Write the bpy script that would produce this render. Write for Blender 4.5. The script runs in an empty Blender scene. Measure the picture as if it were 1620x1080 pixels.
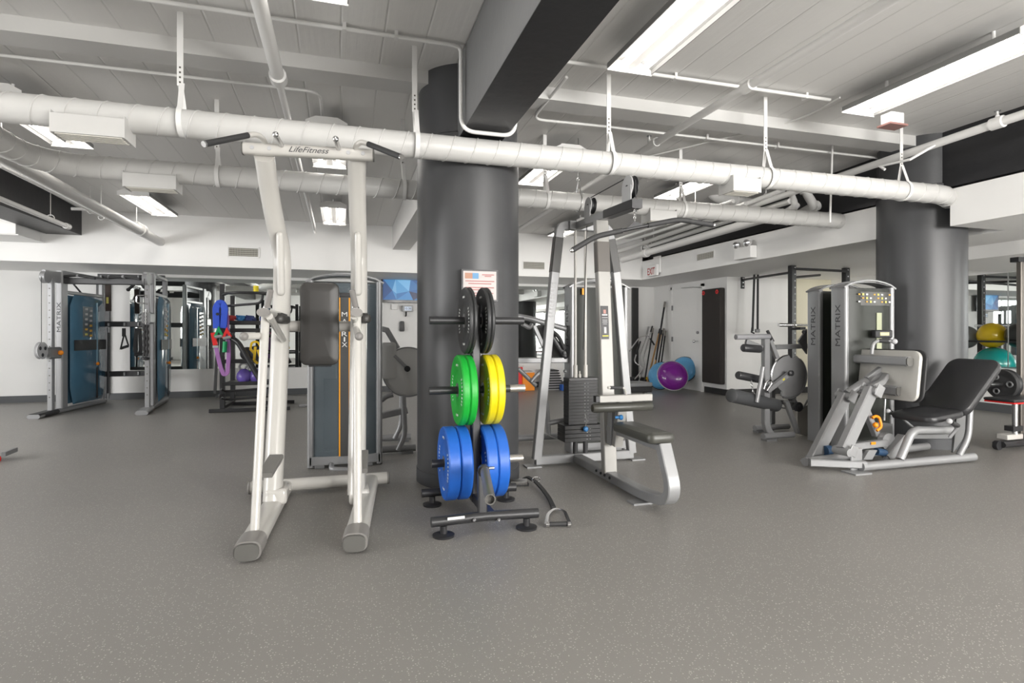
import bpy, bmesh, math, random
from mathutils import Vector as V, Matrix
random.seed(7)
PI = math.pi
sc = bpy.context.scene
col = sc.collection

# ------------------------------------------------------------------ camera
FP, HYP, CXP, CAMH, YAW = 890.0, 525.0, 810.0, 1.15, math.radians(16.75)
cd = bpy.data.cameras.new('camera'); cam = bpy.data.objects.new('camera', cd); col.objects.link(cam)
cam.location = (0, 0, CAMH); cam.rotation_euler = (math.pi/2, 0, -YAW)
cd.sensor_width = 36.0; cd.lens = FP/1620*36.0; cd.shift_y = -(540-HYP)/1620.0
cd.clip_start = 0.05; cd.clip_end = 200
sc.camera = cam

# ------------------------------------------------------------------ world, exposure, daylight
w = bpy.data.worlds.new('world'); sc.world = w; w.use_nodes = True
w.node_tree.nodes['Background'].inputs[0].default_value = (0.80, 0.88, 1.0, 1)
w.node_tree.nodes['Background'].inputs[1].default_value = 1.0
vs = sc.view_settings
vs.view_transform = 'Standard'; vs.look = 'None'; vs.exposure = EXPOSURE = 0.34; vs.gamma = 1; vs.use_curve_mapping = False
TUBE = 10.0
def area(name, loc, rot, sx, sy, watts, colr):
    l = bpy.data.lights.new(name, 'AREA'); l.shape = 'RECTANGLE'; l.size = sx; l.size_y = sy; l.energy = watts; l.color = colr
    o = bpy.data.objects.new(name, l); col.objects.link(o); o.location = loc; o.rotation_euler = rot; return o
# daylight coming in through the windows behind the camera and on the left
for i, (x, wt) in enumerate(((2.9, 330), (5.2, 280), (7.5, 220))):
    area('window_daylight', (x, -4.35, 1.65), (PI/2, 0, 0), 2.0, 1.7, wt, (1.0, 0.98, 0.95))
for i, (y, wt) in enumerate(((1.8, 175), (4.2, 110), (6.6, 50), (9.0, 15))):
    area('window_daylight', (-6.75, y, 1.65), (PI/2, 0, -PI/2), 2.0, 1.7, wt, (0.98, 0.98, 0.98))

# ------------------------------------------------------------------ from a point in the photograph to a point on a known plane
_F = V((math.sin(YAW), math.cos(YAW), 0)); _R = V((math.cos(YAW), -math.sin(YAW), 0))
def P(px, py, X=None, Y=None, Z=None):
    d = _F + _R*((px-CXP)/FP) + V((0, 0, -(py-HYP)/FP)); o = V((0, 0, CAMH))
    if X is not None: return o + d*(X/d.x)
    if Y is not None: return o + d*(Y/d.y)
    return o + d*((Z-CAMH)/d.z)

# ------------------------------------------------------------------ materials
MATS = {}
def mat(name, c, rough=0.5, metal=0.0, spec=0.5, bump=0.0, bscale=200, var=0.0, vscale=3.0, coat=0.0, emit=0.0, trans=0.0, alpha=1.0, ior=1.45, sheen=0.0):
    if name in MATS: return MATS[name]
    m = bpy.data.materials.new(name); m.use_nodes = True; MATS[name] = m
    nt = m.node_tree; b = nt.nodes['Principled BSDF']
    b.inputs['Base Color'].default_value = (*c, 1); b.inputs['Roughness'].default_value = rough
    b.inputs['Metallic'].default_value = metal; b.inputs['Specular IOR Level'].default_value = spec
    b.inputs['Coat Weight'].default_value = coat; b.inputs['Transmission Weight'].default_value = trans
    b.inputs['Alpha'].default_value = alpha; b.inputs['IOR'].default_value = ior; b.inputs['Sheen Weight'].default_value = sheen
    if emit:
        b.inputs['Emission Color'].default_value = (*c, 1); b.inputs['Emission Strength'].default_value = emit
    tc = nt.nodes.new('ShaderNodeTexCoord')
    if bump:
        n = nt.nodes.new('ShaderNodeTexNoise'); n.inputs['Scale'].default_value = bscale; n.inputs['Detail'].default_value = 3
        nt.links.new(tc.outputs['Object'], n.inputs['Vector'])
        bp = nt.nodes.new('ShaderNodeBump'); bp.inputs['Strength'].default_value = bump; bp.inputs['Distance'].default_value = 0.002
        nt.links.new(n.outputs['Fac'], bp.inputs['Height']); nt.links.new(bp.outputs['Normal'], b.inputs['Normal'])
    if var:
        n = nt.nodes.new('ShaderNodeTexNoise'); n.inputs['Scale'].default_value = vscale; n.inputs['Detail'].default_value = 4
        nt.links.new(tc.outputs['Object'], n.inputs['Vector'])
        mx = nt.nodes.new('ShaderNodeMix'); mx.data_type = 'RGBA'
        mx.inputs[6].default_value = (*[max(0, k*(1-var)) for k in c], 1); mx.inputs[7].default_value = (*[min(1, k*(1+var)) for k in c], 1)
        nt.links.new(n.outputs['Fac'], mx.inputs[0]); nt.links.new(mx.outputs[2], b.inputs['Base Color'])
    return m
wall_m = mat('white_wall_paint', (0.88, 0.875, 0.86), 0.55, bump=0.15, bscale=60, var=0.02)
white_p = mat('white_pipe_paint', (0.74, 0.735, 0.72), 0.38, bump=0.1, bscale=80)
duct_m = mat('white_duct_paint', (0.56, 0.555, 0.54), 0.38, bump=0.05, bscale=40)
cream_m = mat('cream_wall_paint', (0.74, 0.70, 0.55), 0.5, var=0.02)
cgrey = mat('charcoal_column_paint', (0.060, 0.061, 0.064), 0.40, var=0.06, vscale=2, bump=0.1, bscale=30)
cband = mat('charcoal_rubber_base', (0.05, 0.052, 0.056), 0.5)
silver = mat('silver_powder_coat', (0.29, 0.292, 0.297), 0.38, 0.25, bump=0.03, bscale=600)
silverd = mat('darker_silver_coat', (0.21, 0.213, 0.216), 0.38, 0.35)
ivory = mat('white_powder_coat', (0.52, 0.505, 0.475), 0.28, 0.0, coat=0.3)
chrome = mat('chrome_steel', (0.75, 0.75, 0.76), 0.13, 1.0)
steel = mat('brushed_steel', (0.55, 0.55, 0.55), 0.28, 1.0)
blk = mat('black_plastic', (0.022, 0.022, 0.024), 0.42)
blkm = mat('black_powder_coat', (0.03, 0.03, 0.032), 0.35, 0.1)
rub = mat('black_rubber', (0.035, 0.035, 0.036), 0.62, bump=0.2, bscale=300)
vinyl = mat('black_vinyl', (0.032, 0.032, 0.034), 0.36, bump=0.12, bscale=350)
vinylg = mat('dark_grey_vinyl', (0.038, 0.036, 0.034), 0.42, bump=0.12, bscale=350)
vinylo = mat('olive_grey_vinyl', (0.060, 0.060, 0.052), 0.34, bump=0.1, bscale=350)
gunm = mat('gunmetal_coat', (0.036, 0.036, 0.038), 0.38, 0.15)
greyp = mat('grey_plastic', (0.22, 0.21, 0.20), 0.4)
shroud = mat('dark_tinted_shroud', (0.055, 0.07, 0.078), 0.12, 0.0, coat=0.5, var=0.3, vscale=1.4)
shroudo = mat('olive_tinted_shroud', (0.06, 0.062, 0.05), 0.14, coat=0.4, var=0.2, vscale=1.5)
blues = mat('blue_tinted_shroud', (0.075, 0.17, 0.25), 0.16, coat=0.4, var=0.45, vscale=1.1)
green_m = mat('green_plate_rubber', (0.01, 0.36, 0.035), 0.42)
yell_m = mat('yellow_plate_rubber', (0.72, 0.60, 0.005), 0.42)
blue_m = mat('blue_plate_rubber', (0.015, 0.115, 0.50), 0.42)
white_l = mat('white_lettering', (0.82, 0.82, 0.80), 0.5)
grey_l = mat('charcoal_lettering', (0.06, 0.06, 0.065), 0.5)
paleg = mat('pale_grey_lettering', (0.45, 0.45, 0.46), 0.5)
orange = mat('orange_plastic', (0.9, 0.28, 0.01), 0.4)
amber = mat('amber_stripe', (0.85, 0.36, 0.01), 0.5)
red_m = mat('red_plastic', (0.75, 0.02, 0.02), 0.4)
redd = mat('red_lettering', (0.45, 0.03, 0.03), 0.5)
purp = mat('purple_vinyl', (0.20, 0.015, 0.27), 0.22, coat=0.4)
lblue = mat('sky_blue_vinyl', (0.12, 0.38, 0.66), 0.32)
violet = mat('violet_kettlebell_coat', (0.19, 0.13, 0.52), 0.25, coat=0.3)
bandp = mat('lilac_band_rubber', (0.36, 0.16, 0.42), 0.5)
bandb = mat('blue_foam', (0.03, 0.09, 0.60), 0.6)
greenp = mat('green_plastic', (0.0, 0.30, 0.10), 0.4)
teal = mat('teal_ball_vinyl', (0.01, 0.30, 0.28), 0.25, coat=0.3)
yball = mat('yellow_ball_vinyl', (0.80, 0.52, 0.01), 0.25, coat=0.3)
gball = mat('silver_ball_vinyl', (0.22, 0.22, 0.23), 0.3, coat=0.3)
woodm = mat('pale_wood', (0.55, 0.33, 0.14), 0.5, var=0.2, vscale=14)
bluek = mat('blue_knob_plastic', (0.03, 0.16, 0.38), 0.35)
bolt_m = mat('bolt_steel', (0.32, 0.32, 0.33), 0.3, 0.9)
beig = mat('beige_panel', (0.42, 0.40, 0.37), 0.4)
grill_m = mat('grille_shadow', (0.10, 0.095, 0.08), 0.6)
grillw = mat('grille_cream', (0.62, 0.60, 0.54), 0.5)
pinks = mat('dusty_red_plastic', (0.27, 0.14, 0.125), 0.5)
dbase = mat('dark_baseboard_rubber', (0.10, 0.105, 0.11), 0.45)
bbase = mat('black_baseboard_rubber', (0.03, 0.03, 0.03), 0.45)

# ------------------------------------------------------------------ mesh builder
class MB:
    def __init__(s): s.b = bmesh.new()
    def hexa(s, c8):
        vs_ = [s.b.verts.new(p) for p in c8]
        for f in ((0,3,2,1),(4,5,6,7),(0,1,5,4),(1,2,6,5),(2,3,7,6),(3,0,4,7)): s.b.faces.new([vs_[i] for i in f])
        return s
    def box(s, lo, hi):
        x0,y0,z0 = lo; x1,y1,z1 = hi
        return s.hexa([V(p) for p in ((x0,y0,z0),(x1,y0,z0),(x1,y1,z0),(x0,y1,z0),(x0,y0,z1),(x1,y0,z1),(x1,y1,z1),(x0,y1,z1))])
    def obox(s, c, size, rz=0.0, rx=0.0, ry=0.0):
        m = Matrix.Translation(V(c)) @ Matrix.Rotation(rz,4,'Z') @ Matrix.Rotation(rx,4,'X') @ Matrix.Rotation(ry,4,'Y')
        a,b_,c_ = size[0]/2,size[1]/2,size[2]/2
        return s.hexa([m @ V(p) for p in ((-a,-b_,-c_),(a,-b_,-c_),(a,b_,-c_),(-a,b_,-c_),(-a,-b_,c_),(a,-b_,c_),(a,b_,c_),(-a,b_,c_))])
    def sweep(s, pts, prof, up=(0,0,1), caps=True, closed=False):
        """sweep a closed 2D profile [(a,b)] along pts; a along side, b along up"""
        pts = [V(p) for p in pts]; n = len(pts); up = V(up).normalized(); rings = []
        prev = None
        for i in range(n):
            if closed: t = (pts[(i+1)%n]-pts[i]).normalized() + (pts[i]-pts[i-1]).normalized()
            elif i == 0: t = pts[1]-pts[0]
            elif i == n-1: t = pts[-1]-pts[-2]
            else: t = (pts[i+1]-pts[i]).normalized() + (pts[i]-pts[i-1]).normalized()
            if t.length < 1e-9: t = pts[i]-pts[i-1]
            t.normalize()
            if prev is None:
                side = t.cross(up)
                if side.length < 1e-3: side = t.cross(V((1,0,0))) if abs(t.x) < .9 else t.cross(V((0,1,0)))
                side.normalize()
            else:
                side = prev - t*prev.dot(t)
                if side.length < 1e-6: side = t.cross(up)
                side.normalize()
            prev = side; u2 = side.cross(t)
            k = 1.0
            if 0 < i < n-1 or closed:
                d0 = (pts[i]-pts[i-1]).normalized(); ca = max(0.35, t.dot(d0)); k = 1/ca
            # widen only in the bend plane
            bend = (pts[(i+1)%n]-pts[i]).normalized()-(pts[i]-pts[i-1]).normalized() if (0 < i < n-1 or closed) else V((0,0,0))
            if bend.length > 1e-5: bend.normalize()
            r = []
            for a, b_ in prof:
                o = side*a + u2*b_
                if bend.length > 0.5: o = o + bend*(o.dot(bend))*(k-1)
                r.append(s.b.verts.new(pts[i]+o))
            rings.append(r)
        m = len(prof)
        for i in range(n if closed else n-1):
            A = rings[i]; B = rings[(i+1)%n]
            for j in range(m): s.b.faces.new([A[j], A[(j+1)%m], B[(j+1)%m], B[j]])
        if caps and not closed:
            s.b.faces.new(rings[0][::-1]); s.b.faces.new(rings[-1])
        return s
    def tube(s, pts, r, seg=12, caps=True, closed=False, up=(0,0,1)):
        return s.sweep(pts, [(r*math.cos(2*PI*k/seg), r*math.sin(2*PI*k/seg)) for k in range(seg)], up, caps, closed)
    def oval(s, pts, a, b_, up=(0,0,1), seg=20, caps=True, sq=2.0):
        pr = []
        for k in range(seg):
            c, q = math.cos(2*PI*k/seg), math.sin(2*PI*k/seg)
            pr.append((a*math.copysign(abs(c)**(2/sq), c), b_*math.copysign(abs(q)**(2/sq), q)))
        return s.sweep(pts, pr, up, caps)
    def bar(s, pts, w_, h, up=(0,0,1), bv=None, closed=False):
        a, b_ = w_/2, h/2; v = min(a, b_)*0.25 if bv is None else bv
        pr = [(a-v,-b_),(a,-b_+v),(a,b_-v),(a-v,b_),(-a+v,b_),(-a,b_-v),(-a,-b_+v),(-a+v,-b_)]
        return s.sweep(pts, pr, up, True, closed)
    def lathe(s, prof, c, axis=(0,0,1), seg=32, cap=True):
        """prof [(radius, height along axis)]"""
        ax = V(axis).normalized(); e1 = ax.orthogonal().normalized(); e2 = ax.cross(e1); c = V(c); rings = []
        for r, h in prof:
            if r < 1e-6: rings.append([s.b.verts.new(c+ax*h)])
            else: rings.append([s.b.verts.new(c+ax*h+e1*(r*math.cos(2*PI*k/seg))+e2*(r*math.sin(2*PI*k/seg))) for k in range(seg)])
        for A, B in zip(rings, rings[1:]):
            if len(A) == 1 and len(B) == 1: continue
            for k in range(seg):
                k2 = (k+1) % seg
                if len(A) == 1: s.b.faces.new([A[0], B[k2], B[k]])
                elif len(B) == 1: s.b.faces.new([A[k], A[k2], B[0]])
                else: s.b.faces.new([A[k], A[k2], B[k2], B[k]])
        if cap:
            if len(rings[0]) > 1: s.b.faces.new(rings[0][::-1])
            if len(rings[-1]) > 1: s.b.faces.new(rings[-1])
        return s
    def cyl(s, p, q, r, seg=20, r2=None):
        p = V(p); q = V(q); return s.lathe([(r,0),(r if r2 is None else r2,(q-p).length)], p, q-p, seg)
    def ball(s, c, r, sx=1, sy=1, sz=1, seg=24):
        m = Matrix.Translation(V(c)) @ Matrix.Diagonal((sx, sy, sz, 1))
        bmesh.ops.create_uvsphere(s.b, u_segments=seg, v_segments=seg//2, radius=r, matrix=m); return s
    def prism(s, poly, o, e1, e2, th):
        """extrude the 2D outline poly, laid out on axes e1,e2 from o, by th along e1 x e2"""
        o = V(o); e1 = V(e1).normalized(); e2 = V(e2); e2 = (e2-e1*e2.dot(e1)).normalized(); nn = e1.cross(e2)
        A = [s.b.verts.new(o+e1*a+e2*b_) for a, b_ in poly]; B = [s.b.verts.new(o+e1*a+e2*b_+nn*th) for a, b_ in poly]
        s.b.faces.new(A[::-1]); s.b.faces.new(B)
        for i in range(len(poly)):
            j = (i+1) % len(poly); s.b.faces.new([A[i], A[j], B[j], B[i]])
        return s
    def ppoly(s, pts, n, th):
        """extrude a 3D polygon by th along n"""
        n = V(n).normalized()*th; A = [s.b.verts.new(V(p)) for p in pts]; B = [s.b.verts.new(V(p)+n) for p in pts]
        s.b.faces.new(A[::-1]); s.b.faces.new(B)
        for i in range(len(pts)):
            j = (i+1) % len(pts); s.b.faces.new([A[i], A[j], B[j], B[i]])
        return s
    def pad(s, o, e1, e2, w_, h, th, r=0.04, edge=0.015, crown=0.008, n=4):
        """upholstered cushion: rounded rectangle w x h centred at o on axes e1,e2, thickness th along e1 x e2, puffed"""
        o = V(o); e1 = V(e1).normalized(); e2 = V(e2); e2 = (e2-e1*e2.dot(e1)).normalized(); nn = e1.cross(e2)
        def rr(ins):
            out = []; a = w_/2-ins; b_ = h/2-ins; q = max(0.002, r-ins)
            for cx_, cy_, t0 in ((a-q,b_-q,0),(-a+q,b_-q,1),(-a+q,-b_+q,2),(a-q,-b_+q,3)):
                for k in range(n+1):
                    t = (t0+k/n)*PI/2; out.append((cx_+q*math.cos(t), cy_+q*math.sin(t)))
            return out
        lv = [(edge,0),(0.25*edge,0.35*edge),(0,edge),(0,th-edge),(0.3*edge,th-0.3*edge),(edge,th),(min(w_,h)*.25,th+crown)]
        rings = [[s.b.verts.new(o+e1*a+e2*b_+nn*z) for a, b_ in rr(i)] for i, z in lv]; m = len(rings[0])
        for A, B in zip(rings, rings[1:]):
            for j in range(m): s.b.faces.new([A[j], A[(j+1)%m], B[(j+1)%m], B[j]])
        s.b.faces.new(rings[0][::-1]); s.b.faces.new(rings[-1]); return s
def rrect(w_, h, r, n=4):
    out = []
    for cx_, cy_, t0 in ((w_/2-r,h/2-r,0),(-w_/2+r,h/2-r,1),(-w_/2+r,-h/2+r,2),(w_/2-r,-h/2+r,3)):
        for k in range(n+1):
            t = (t0+k/n)*PI/2; out.append((cx_+r*math.cos(t), cy_+r*math.sin(t)))
    return out
def bend(pts, r, n=5):
    """round the corners of a polyline with radius r"""
    pts = [V(p) for p in pts]; out = [pts[0]]
    for a, b_, c in zip(pts, pts[1:], pts[2:]):
        d0 = (a-b_); d1 = (c-b_); q = min(r, d0.length*.49, d1.length*.49); p0 = b_+d0.normalized()*q; p1 = b_+d1.normalized()*q
        for k in range(n+1):
            t = k/n; out.append(p0*(1-t)**2+b_*2*t*(1-t)+p1*t*t)
    out.append(pts[-1]); return out
def top(o):
    while o.parent: o = o.parent
    return o
def obj(name, mb, m, parent=None, bev=0.0, smooth=40, label=None, **tags):
    me = bpy.data.meshes.new(name); bmesh.ops.recalc_face_normals(mb.b, faces=mb.b.faces); mb.b.to_mesh(me); mb.b.free()
    o = bpy.data.objects.new(name, me); col.objects.link(o); me.materials.append(m)
    if parent:
        me.transform(Matrix.Translation(-top(parent).location)); o.parent = parent
    for p in me.polygons: p.use_smooth = True
    me.set_sharp_from_angle(angle=math.radians(smooth))
    if bev:
        md = o.modifiers.new('bevel', 'BEVEL'); md.width = bev; md.segments = 2; md.limit_method = 'ANGLE'; md.angle_limit = math.radians(50)
    if label: o['label'] = label
    for k, v_ in tags.items(): o[k] = v_
    return o
def recenter(o):
    """move a top-level mesh's origin to the middle of its base"""
    vs_ = [v_.co for v_ in o.data.vertices]
    c = V(((min(v.x for v in vs_)+max(v.x for v in vs_))/2, (min(v.y for v in vs_)+max(v.y for v in vs_))/2, min(v.z for v in vs_)))
    o.data.transform(Matrix.Translation(-c)); o.location = o.location + c; return o
def single(name, mb, m, label, cat, group=None, **k):
    o = obj(name, mb, m, **k); recenter(o); o['label'] = label; o['category'] = cat
    if group: o['group'] = group
    return o
def thing(name, label, cat, loc=(0,0,0), group=None):
    o = bpy.data.objects.new(name, None); col.objects.link(o); o.location = loc; o.empty_display_size = 0.1
    o['label'] = label; o['category'] = cat
    if group: o['group'] = group
    return o
def struct(name, mb, m, parent=None, **k):
    o = obj(name, mb, m, parent, **k)
    if not parent: o['kind'] = 'structure'
    return o
def copy_tree(o, parent=None):
    c = o.copy(); col.objects.link(c)
    if parent: c.parent = parent
    for ch in list(o.children): copy_tree(ch, c)
    return c
def dup(o, loc, label, rz=None):
    c = copy_tree(o); c.location = loc; c['label'] = label
    if rz is not None: c.rotation_euler.z = rz
    return c
def text(name, body, o, e1, e2, size, m, parent=None, th=0.0012, fitw=None, bold=0.0, shear=0.0):
    """real lettering: a font outline turned to mesh, centred at o, reading along e1, upright along e2"""
    cu = bpy.data.curves.new(name, 'FONT'); cu.body = body; cu.size = 1.0; cu.align_x = 'CENTER'; cu.align_y = 'CENTER'; cu.offset = bold; cu.shear = shear
    t = bpy.data.objects.new(name, cu); col.objects.link(t); bpy.context.view_layer.update()
    me = bpy.data.meshes.new_from_object(t); bpy.data.objects.remove(t); bpy.data.curves.remove(cu)
    xs = [v_.co.x for v_ in me.vertices]; ys = [v_.co.y for v_ in me.vertices]
    cx_, cy_ = (min(xs)+max(xs))/2, (min(ys)+max(ys))/2; hh = max(ys)-min(ys); ww = max(xs)-min(xs)
    k = size/hh; kx = (fitw/ww) if fitw else k
    e1 = V(e1).normalized(); e2 = V(e2); e2 = (e2-e1*e2.dot(e1)).normalized(); nn = e1.cross(e2); o = V(o)
    base = V(top(parent).location) if parent else V((0,0,0))
    for v_ in me.vertices: v_.co = o+e1*((v_.co.x-cx_)*kx)+e2*((v_.co.y-cy_)*k)+nn*0.0008-base
    bm = bmesh.new(); bm.from_mesh(me)
    r = bmesh.ops.extrude_face_region(bm, geom=bm.faces[:])
    for g in r['geom']:
        if isinstance(g, bmesh.types.BMVert): g.co += nn*th
    bmesh.ops.recalc_face_normals(bm, faces=bm.faces); bm.to_mesh(me); bm.free()
    ob = bpy.data.objects.new(name, me); col.objects.link(ob); me.materials.clear(); me.materials.append(m)
    if parent: ob.parent = parent
    return ob

# =================================================================== THE ROOM
ZC = 3.10                      # slab height over the front bays
YB, YS, XS, ZS = 11.10, 9.60, 5.50, 2.15      # back wall, bulkhead faces, soffit height
YA_ = 8.62
def zc(y): return ZC if y < 4.4 else 3.08-0.0308*(y-4.4)

def floor_material():
    m = bpy.data.materials.new('speckled_rubber_floor'); m.use_nodes = True; nt = m.node_tree; L = nt.links.new; N = nt.nodes.new
    b = nt.nodes['Principled BSDF']; tc = N('ShaderNodeTexCoord')
    def speck(scale, lo, hi, seed):
        mp = N('ShaderNodeMapping'); mp.inputs['Location'].default_value = (seed, seed*2, 0); L(tc.outputs['Object'], mp.inputs[0])
        v = N('ShaderNodeTexVoronoi'); v.inputs['Scale'].default_value = scale; L(mp.outputs[0], v.inputs['Vector'])
        r = N('ShaderNodeMapRange'); r.inputs[1].default_value = lo; r.inputs[2].default_value = hi; r.inputs[3].default_value = 1; r.inputs[4].default_value = 0
        L(v.outputs['Distance'], r.inputs[0])
        wn = N('ShaderNodeMath'); wn.operation = 'GREATER_THAN'; wn.inputs[1].default_value = 0.40
        sx = N('ShaderNodeSeparateColor'); L(v.outputs['Color'], sx.inputs[0]); L(sx.outputs[0], wn.inputs[0])
        mu = N('ShaderNodeMath'); mu.operation = 'MULTIPLY'; L(r.outputs[0], mu.inputs[0]); L(wn.outputs[0], mu.inputs[1]); return mu.outputs[0]
    a = speck(95, 0.16, 0.26, 3.1); c = speck(48, 0.10, 0.16, 7.7)
    ad = N('ShaderNodeMath'); ad.operation = 'MAXIMUM'; L(a, ad.inputs[0]); L(c, ad.inputs[1])
    n = N('ShaderNodeTexNoise'); n.inputs['Scale'].default_value = 0.7; n.inputs['Detail'].default_value = 6; L(tc.outputs['Object'], n.inputs['Vector'])
    mx = N('ShaderNodeMix'); mx.data_type = 'RGBA'; mx.inputs[6].default_value = (0.205, 0.196, 0.183, 1); mx.inputs[7].default_value = (0.265, 0.254, 0.238, 1)
    L(n.outputs['Fac'], mx.inputs[0])
    m2 = N('ShaderNodeMix'); m2.data_type = 'RGBA'; m2.inputs[7].default_value = (0.50, 0.48, 0.45, 1); L(ad.outputs[0], m2.inputs[0]); L(mx.outputs[2], m2.inputs[6])
    L(m2.outputs[2], b.inputs['Base Color'])
    n2 = N('ShaderNodeTexNoise'); n2.inputs['Scale'].default_value = 260; n2.inputs['Detail'].default_value = 2; L(tc.outputs['Object'], n2.inputs['Vector'])
    bp = N('ShaderNodeBump'); bp.inputs['Strength'].default_value = 0.35; bp.inputs['Distance'].default_value = 0.002; L(n2.outputs['Fac'], bp.inputs['Height']); L(bp.outputs[0], b.inputs['Normal'])
    rr_ = N('ShaderNodeMapRange'); rr_.inputs[3].default_value = 0.34; rr_.inputs[4].default_value = 0.50; L(n.outputs['Fac'], rr_.inputs[0]); L(rr_.outputs[0], b.inputs['Roughness'])
    b.inputs['Specular IOR Level'].default_value = 0.55
    return m
def board_material(name, c, pitch=0.27, bump=0.9, dark=0.82):
    """painted concrete cast against boards that run along Y"""
    m = bpy.data.materials.new(name); m.use_nodes = True; nt = m.node_tree; L = nt.links.new; N = nt.nodes.new
    b = nt.nodes['Principled BSDF']; tc = N('ShaderNodeTexCoord'); sp = N('ShaderNodeSeparateXYZ'); L(tc.outputs['Object'], sp.inputs[0])
    wob = N('ShaderNodeTexNoise'); wob.inputs['Scale'].default_value = 1.1; L(tc.outputs['Object'], wob.inputs['Vector'])
    ws = N('ShaderNodeMath'); ws.operation = 'MULTIPLY_ADD'; ws.inputs[1].default_value = 0.02; L(wob.outputs['Fac'], ws.inputs[0]); L(sp.outputs['X'], ws.inputs[2])
    dv = N('ShaderNodeMath'); dv.operation = 'DIVIDE'; dv.inputs[1].default_value = pitch; L(ws.outputs[0], dv.inputs[0])
    fr = N('ShaderNodeMath'); fr.operation = 'FRACT'; L(dv.outputs[0], fr.inputs[0])
    pp = N('ShaderNodeMath'); pp.operation = 'PINGPONG'; pp.inputs[1].default_value = 0.5; L(fr.outputs[0], pp.inputs[0])
    mr = N('ShaderNodeMapRange'); mr.inputs[1].default_value = 0.0; mr.inputs[2].default_value = 0.035; L(pp.outputs[0], mr.inputs[0])
    # uneven board heights and grain stretched along Y
    fl = N('ShaderNodeMath'); fl.operation = 'FLOOR'; L(dv.outputs[0], fl.inputs[0])
    wn = N('ShaderNodeTexWhiteNoise'); wn.noise_dimensions = '1D'; L(fl.outputs[0], wn.inputs['W'])
    mp = N('ShaderNodeMapping'); mp.inputs['Scale'].default_value = (30, 1.6, 30); L(tc.outputs['Object'], mp.inputs[0])
    gr = N('ShaderNodeTexNoise'); gr.inputs['Scale'].default_value = 1.0; gr.inputs['Detail'].default_value = 5; L(mp.outputs[0], gr.inputs['Vector'])
    g2 = N('ShaderNodeTexNoise'); g2.inputs['Scale'].default_value = 9; g2.inputs['Detail'].default_value = 8; L(tc.outputs['Object'], g2.inputs['Vector'])
    h1 = N('ShaderNodeMath'); h1.operation = 'MULTIPLY_ADD'; h1.inputs[1].default_value = 0.5; L(gr.outputs['Fac'], h1.inputs[0]); L(mr.outputs[0], h1.inputs[2])
    h2 = N('ShaderNodeMath'); h2.operation = 'MULTIPLY_ADD'; h2.inputs[1].default_value = 0.8; L(wn.outputs['Value'], h2.inputs[0]); L(h1.outputs[0], h2.inputs[2])
    h3 = N('ShaderNodeMath'); h3.operation = 'MULTIPLY_ADD'; h3.inputs[1].default_value = 0.7; L(g2.outputs['Fac'], h3.inputs[0]); L(h2.outputs[0], h3.inputs[2])
    bp = N('ShaderNodeBump'); bp.inputs['Strength'].default_value = bump; bp.inputs['Distance'].default_value = 0.006; L(h3.outputs[0], bp.inputs['Height']); L(bp.outputs[0], b.inputs['Normal'])
    mx = N('ShaderNodeMix'); mx.data_type = 'RGBA'; mx.inputs[6].default_value = (*[k*dark for k in c], 1); mx.inputs[7].default_value = (*c, 1); L(mr.outputs[0], mx.inputs[0])
    L(mx.outputs[2], b.inputs['Base Color']); b.inputs['Roughness'].default_value = 0.5
    return m
floor_m = floor_material()
ceil_m = board_material('white_board_marked_ceiling', (0.72, 0.712, 0.695), dark=0.94,bump=.6)
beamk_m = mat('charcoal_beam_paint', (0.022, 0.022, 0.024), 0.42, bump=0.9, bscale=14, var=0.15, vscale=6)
beamg_m = mat('grey_beam_side', (0.17, 0.172, 0.173), 0.4, bump=0.9, bscale=10, var=0.08, vscale=5)  # sides of the central beam, a lighter grey than its underside
beamw_m = mat('white_beam_paint', (0.60, 0.595, 0.58), 0.5, bump=0.6, bscale=12)
mirror_m = mat('mirror_glass', (0.86, 0.90, 0.885), 0.015, 1.0)

struct('floor', MB().box((-6.9,-4.5,-0.1),(9.2,11.3,0)), floor_m)
c = MB(); c.box((-6.9,-4.5,ZC),(9.2,4.4,ZC+.1))
c.hexa([V(p) for p in ((-6.9,4.4,zc(4.4)),(9.2,4.4,zc(4.4)),(9.2,11.3,zc(11.3)),(-6.9,11.3,zc(11.3)),(-6.9,4.4,3.25),(9.2,4.4,3.25),(9.2,11.3,3.25),(-6.9,11.3,3.25))])
struct('ceiling', c, ceil_m)
# back wall and its bulkhead
struct('wall_back', MB().box((-6.9,YB,0),(6.75,YB+.15,3.2)), wall_m)
struct('trim_1', MB().box((-6.9,YS,ZS),(XS,YB,3.1)), wall_m)                       # bulkhead over the back wall
struct('wall_door_side', MB().box((6.65,YA_,0),(6.75,YB,3.2)), wall_m)
struct('wall_alcove', MB().box((6.75,YA_,0),(9.1,YA_+.1,3.2)), wall_m)
pX0, pX1 = P(1259,500,Y=YA_).x, P(1319,500,Y=YA_).x
struct('trim_2', MB().box((pX0,YA_-.025,0.12),(pX1,YA_,ZS)), cream_m)                # cream panel of the alcove wall
struct('wall_right', MB().box((9.0,-4.5,0),(9.1,8.8,3.2)), wall_m)
struct('wall_left', MB().box((-6.9,-4.5,0),(-6.8,11.2,3.2)), wall_m)
struct('wall_front', MB().box((-6.9,-4.5,0),(9.1,-4.4,3.2)), wall_m)
# right bulkhead, open where the round column stands
struct('trim_3', MB().box((XS,4.66,ZS),(9.0,YA_,2.50)).box((XS,YA_,ZS),(6.65,YB,2.50)), wall_m)
struct('trim_4', MB().box((XS,-4.4,ZS),(9.0,3.90,2.50)), wall_m)
struct('trim_5', MB().box((6.25,3.90,ZS),(9.0,4.66,2.50)), wall_m)
struct('trim_6', MB().box((7.06,-4.4,2.0),(9.0,5.6,ZS)), wall_m)                   # lower step of the bulkhead by the mirror
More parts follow.
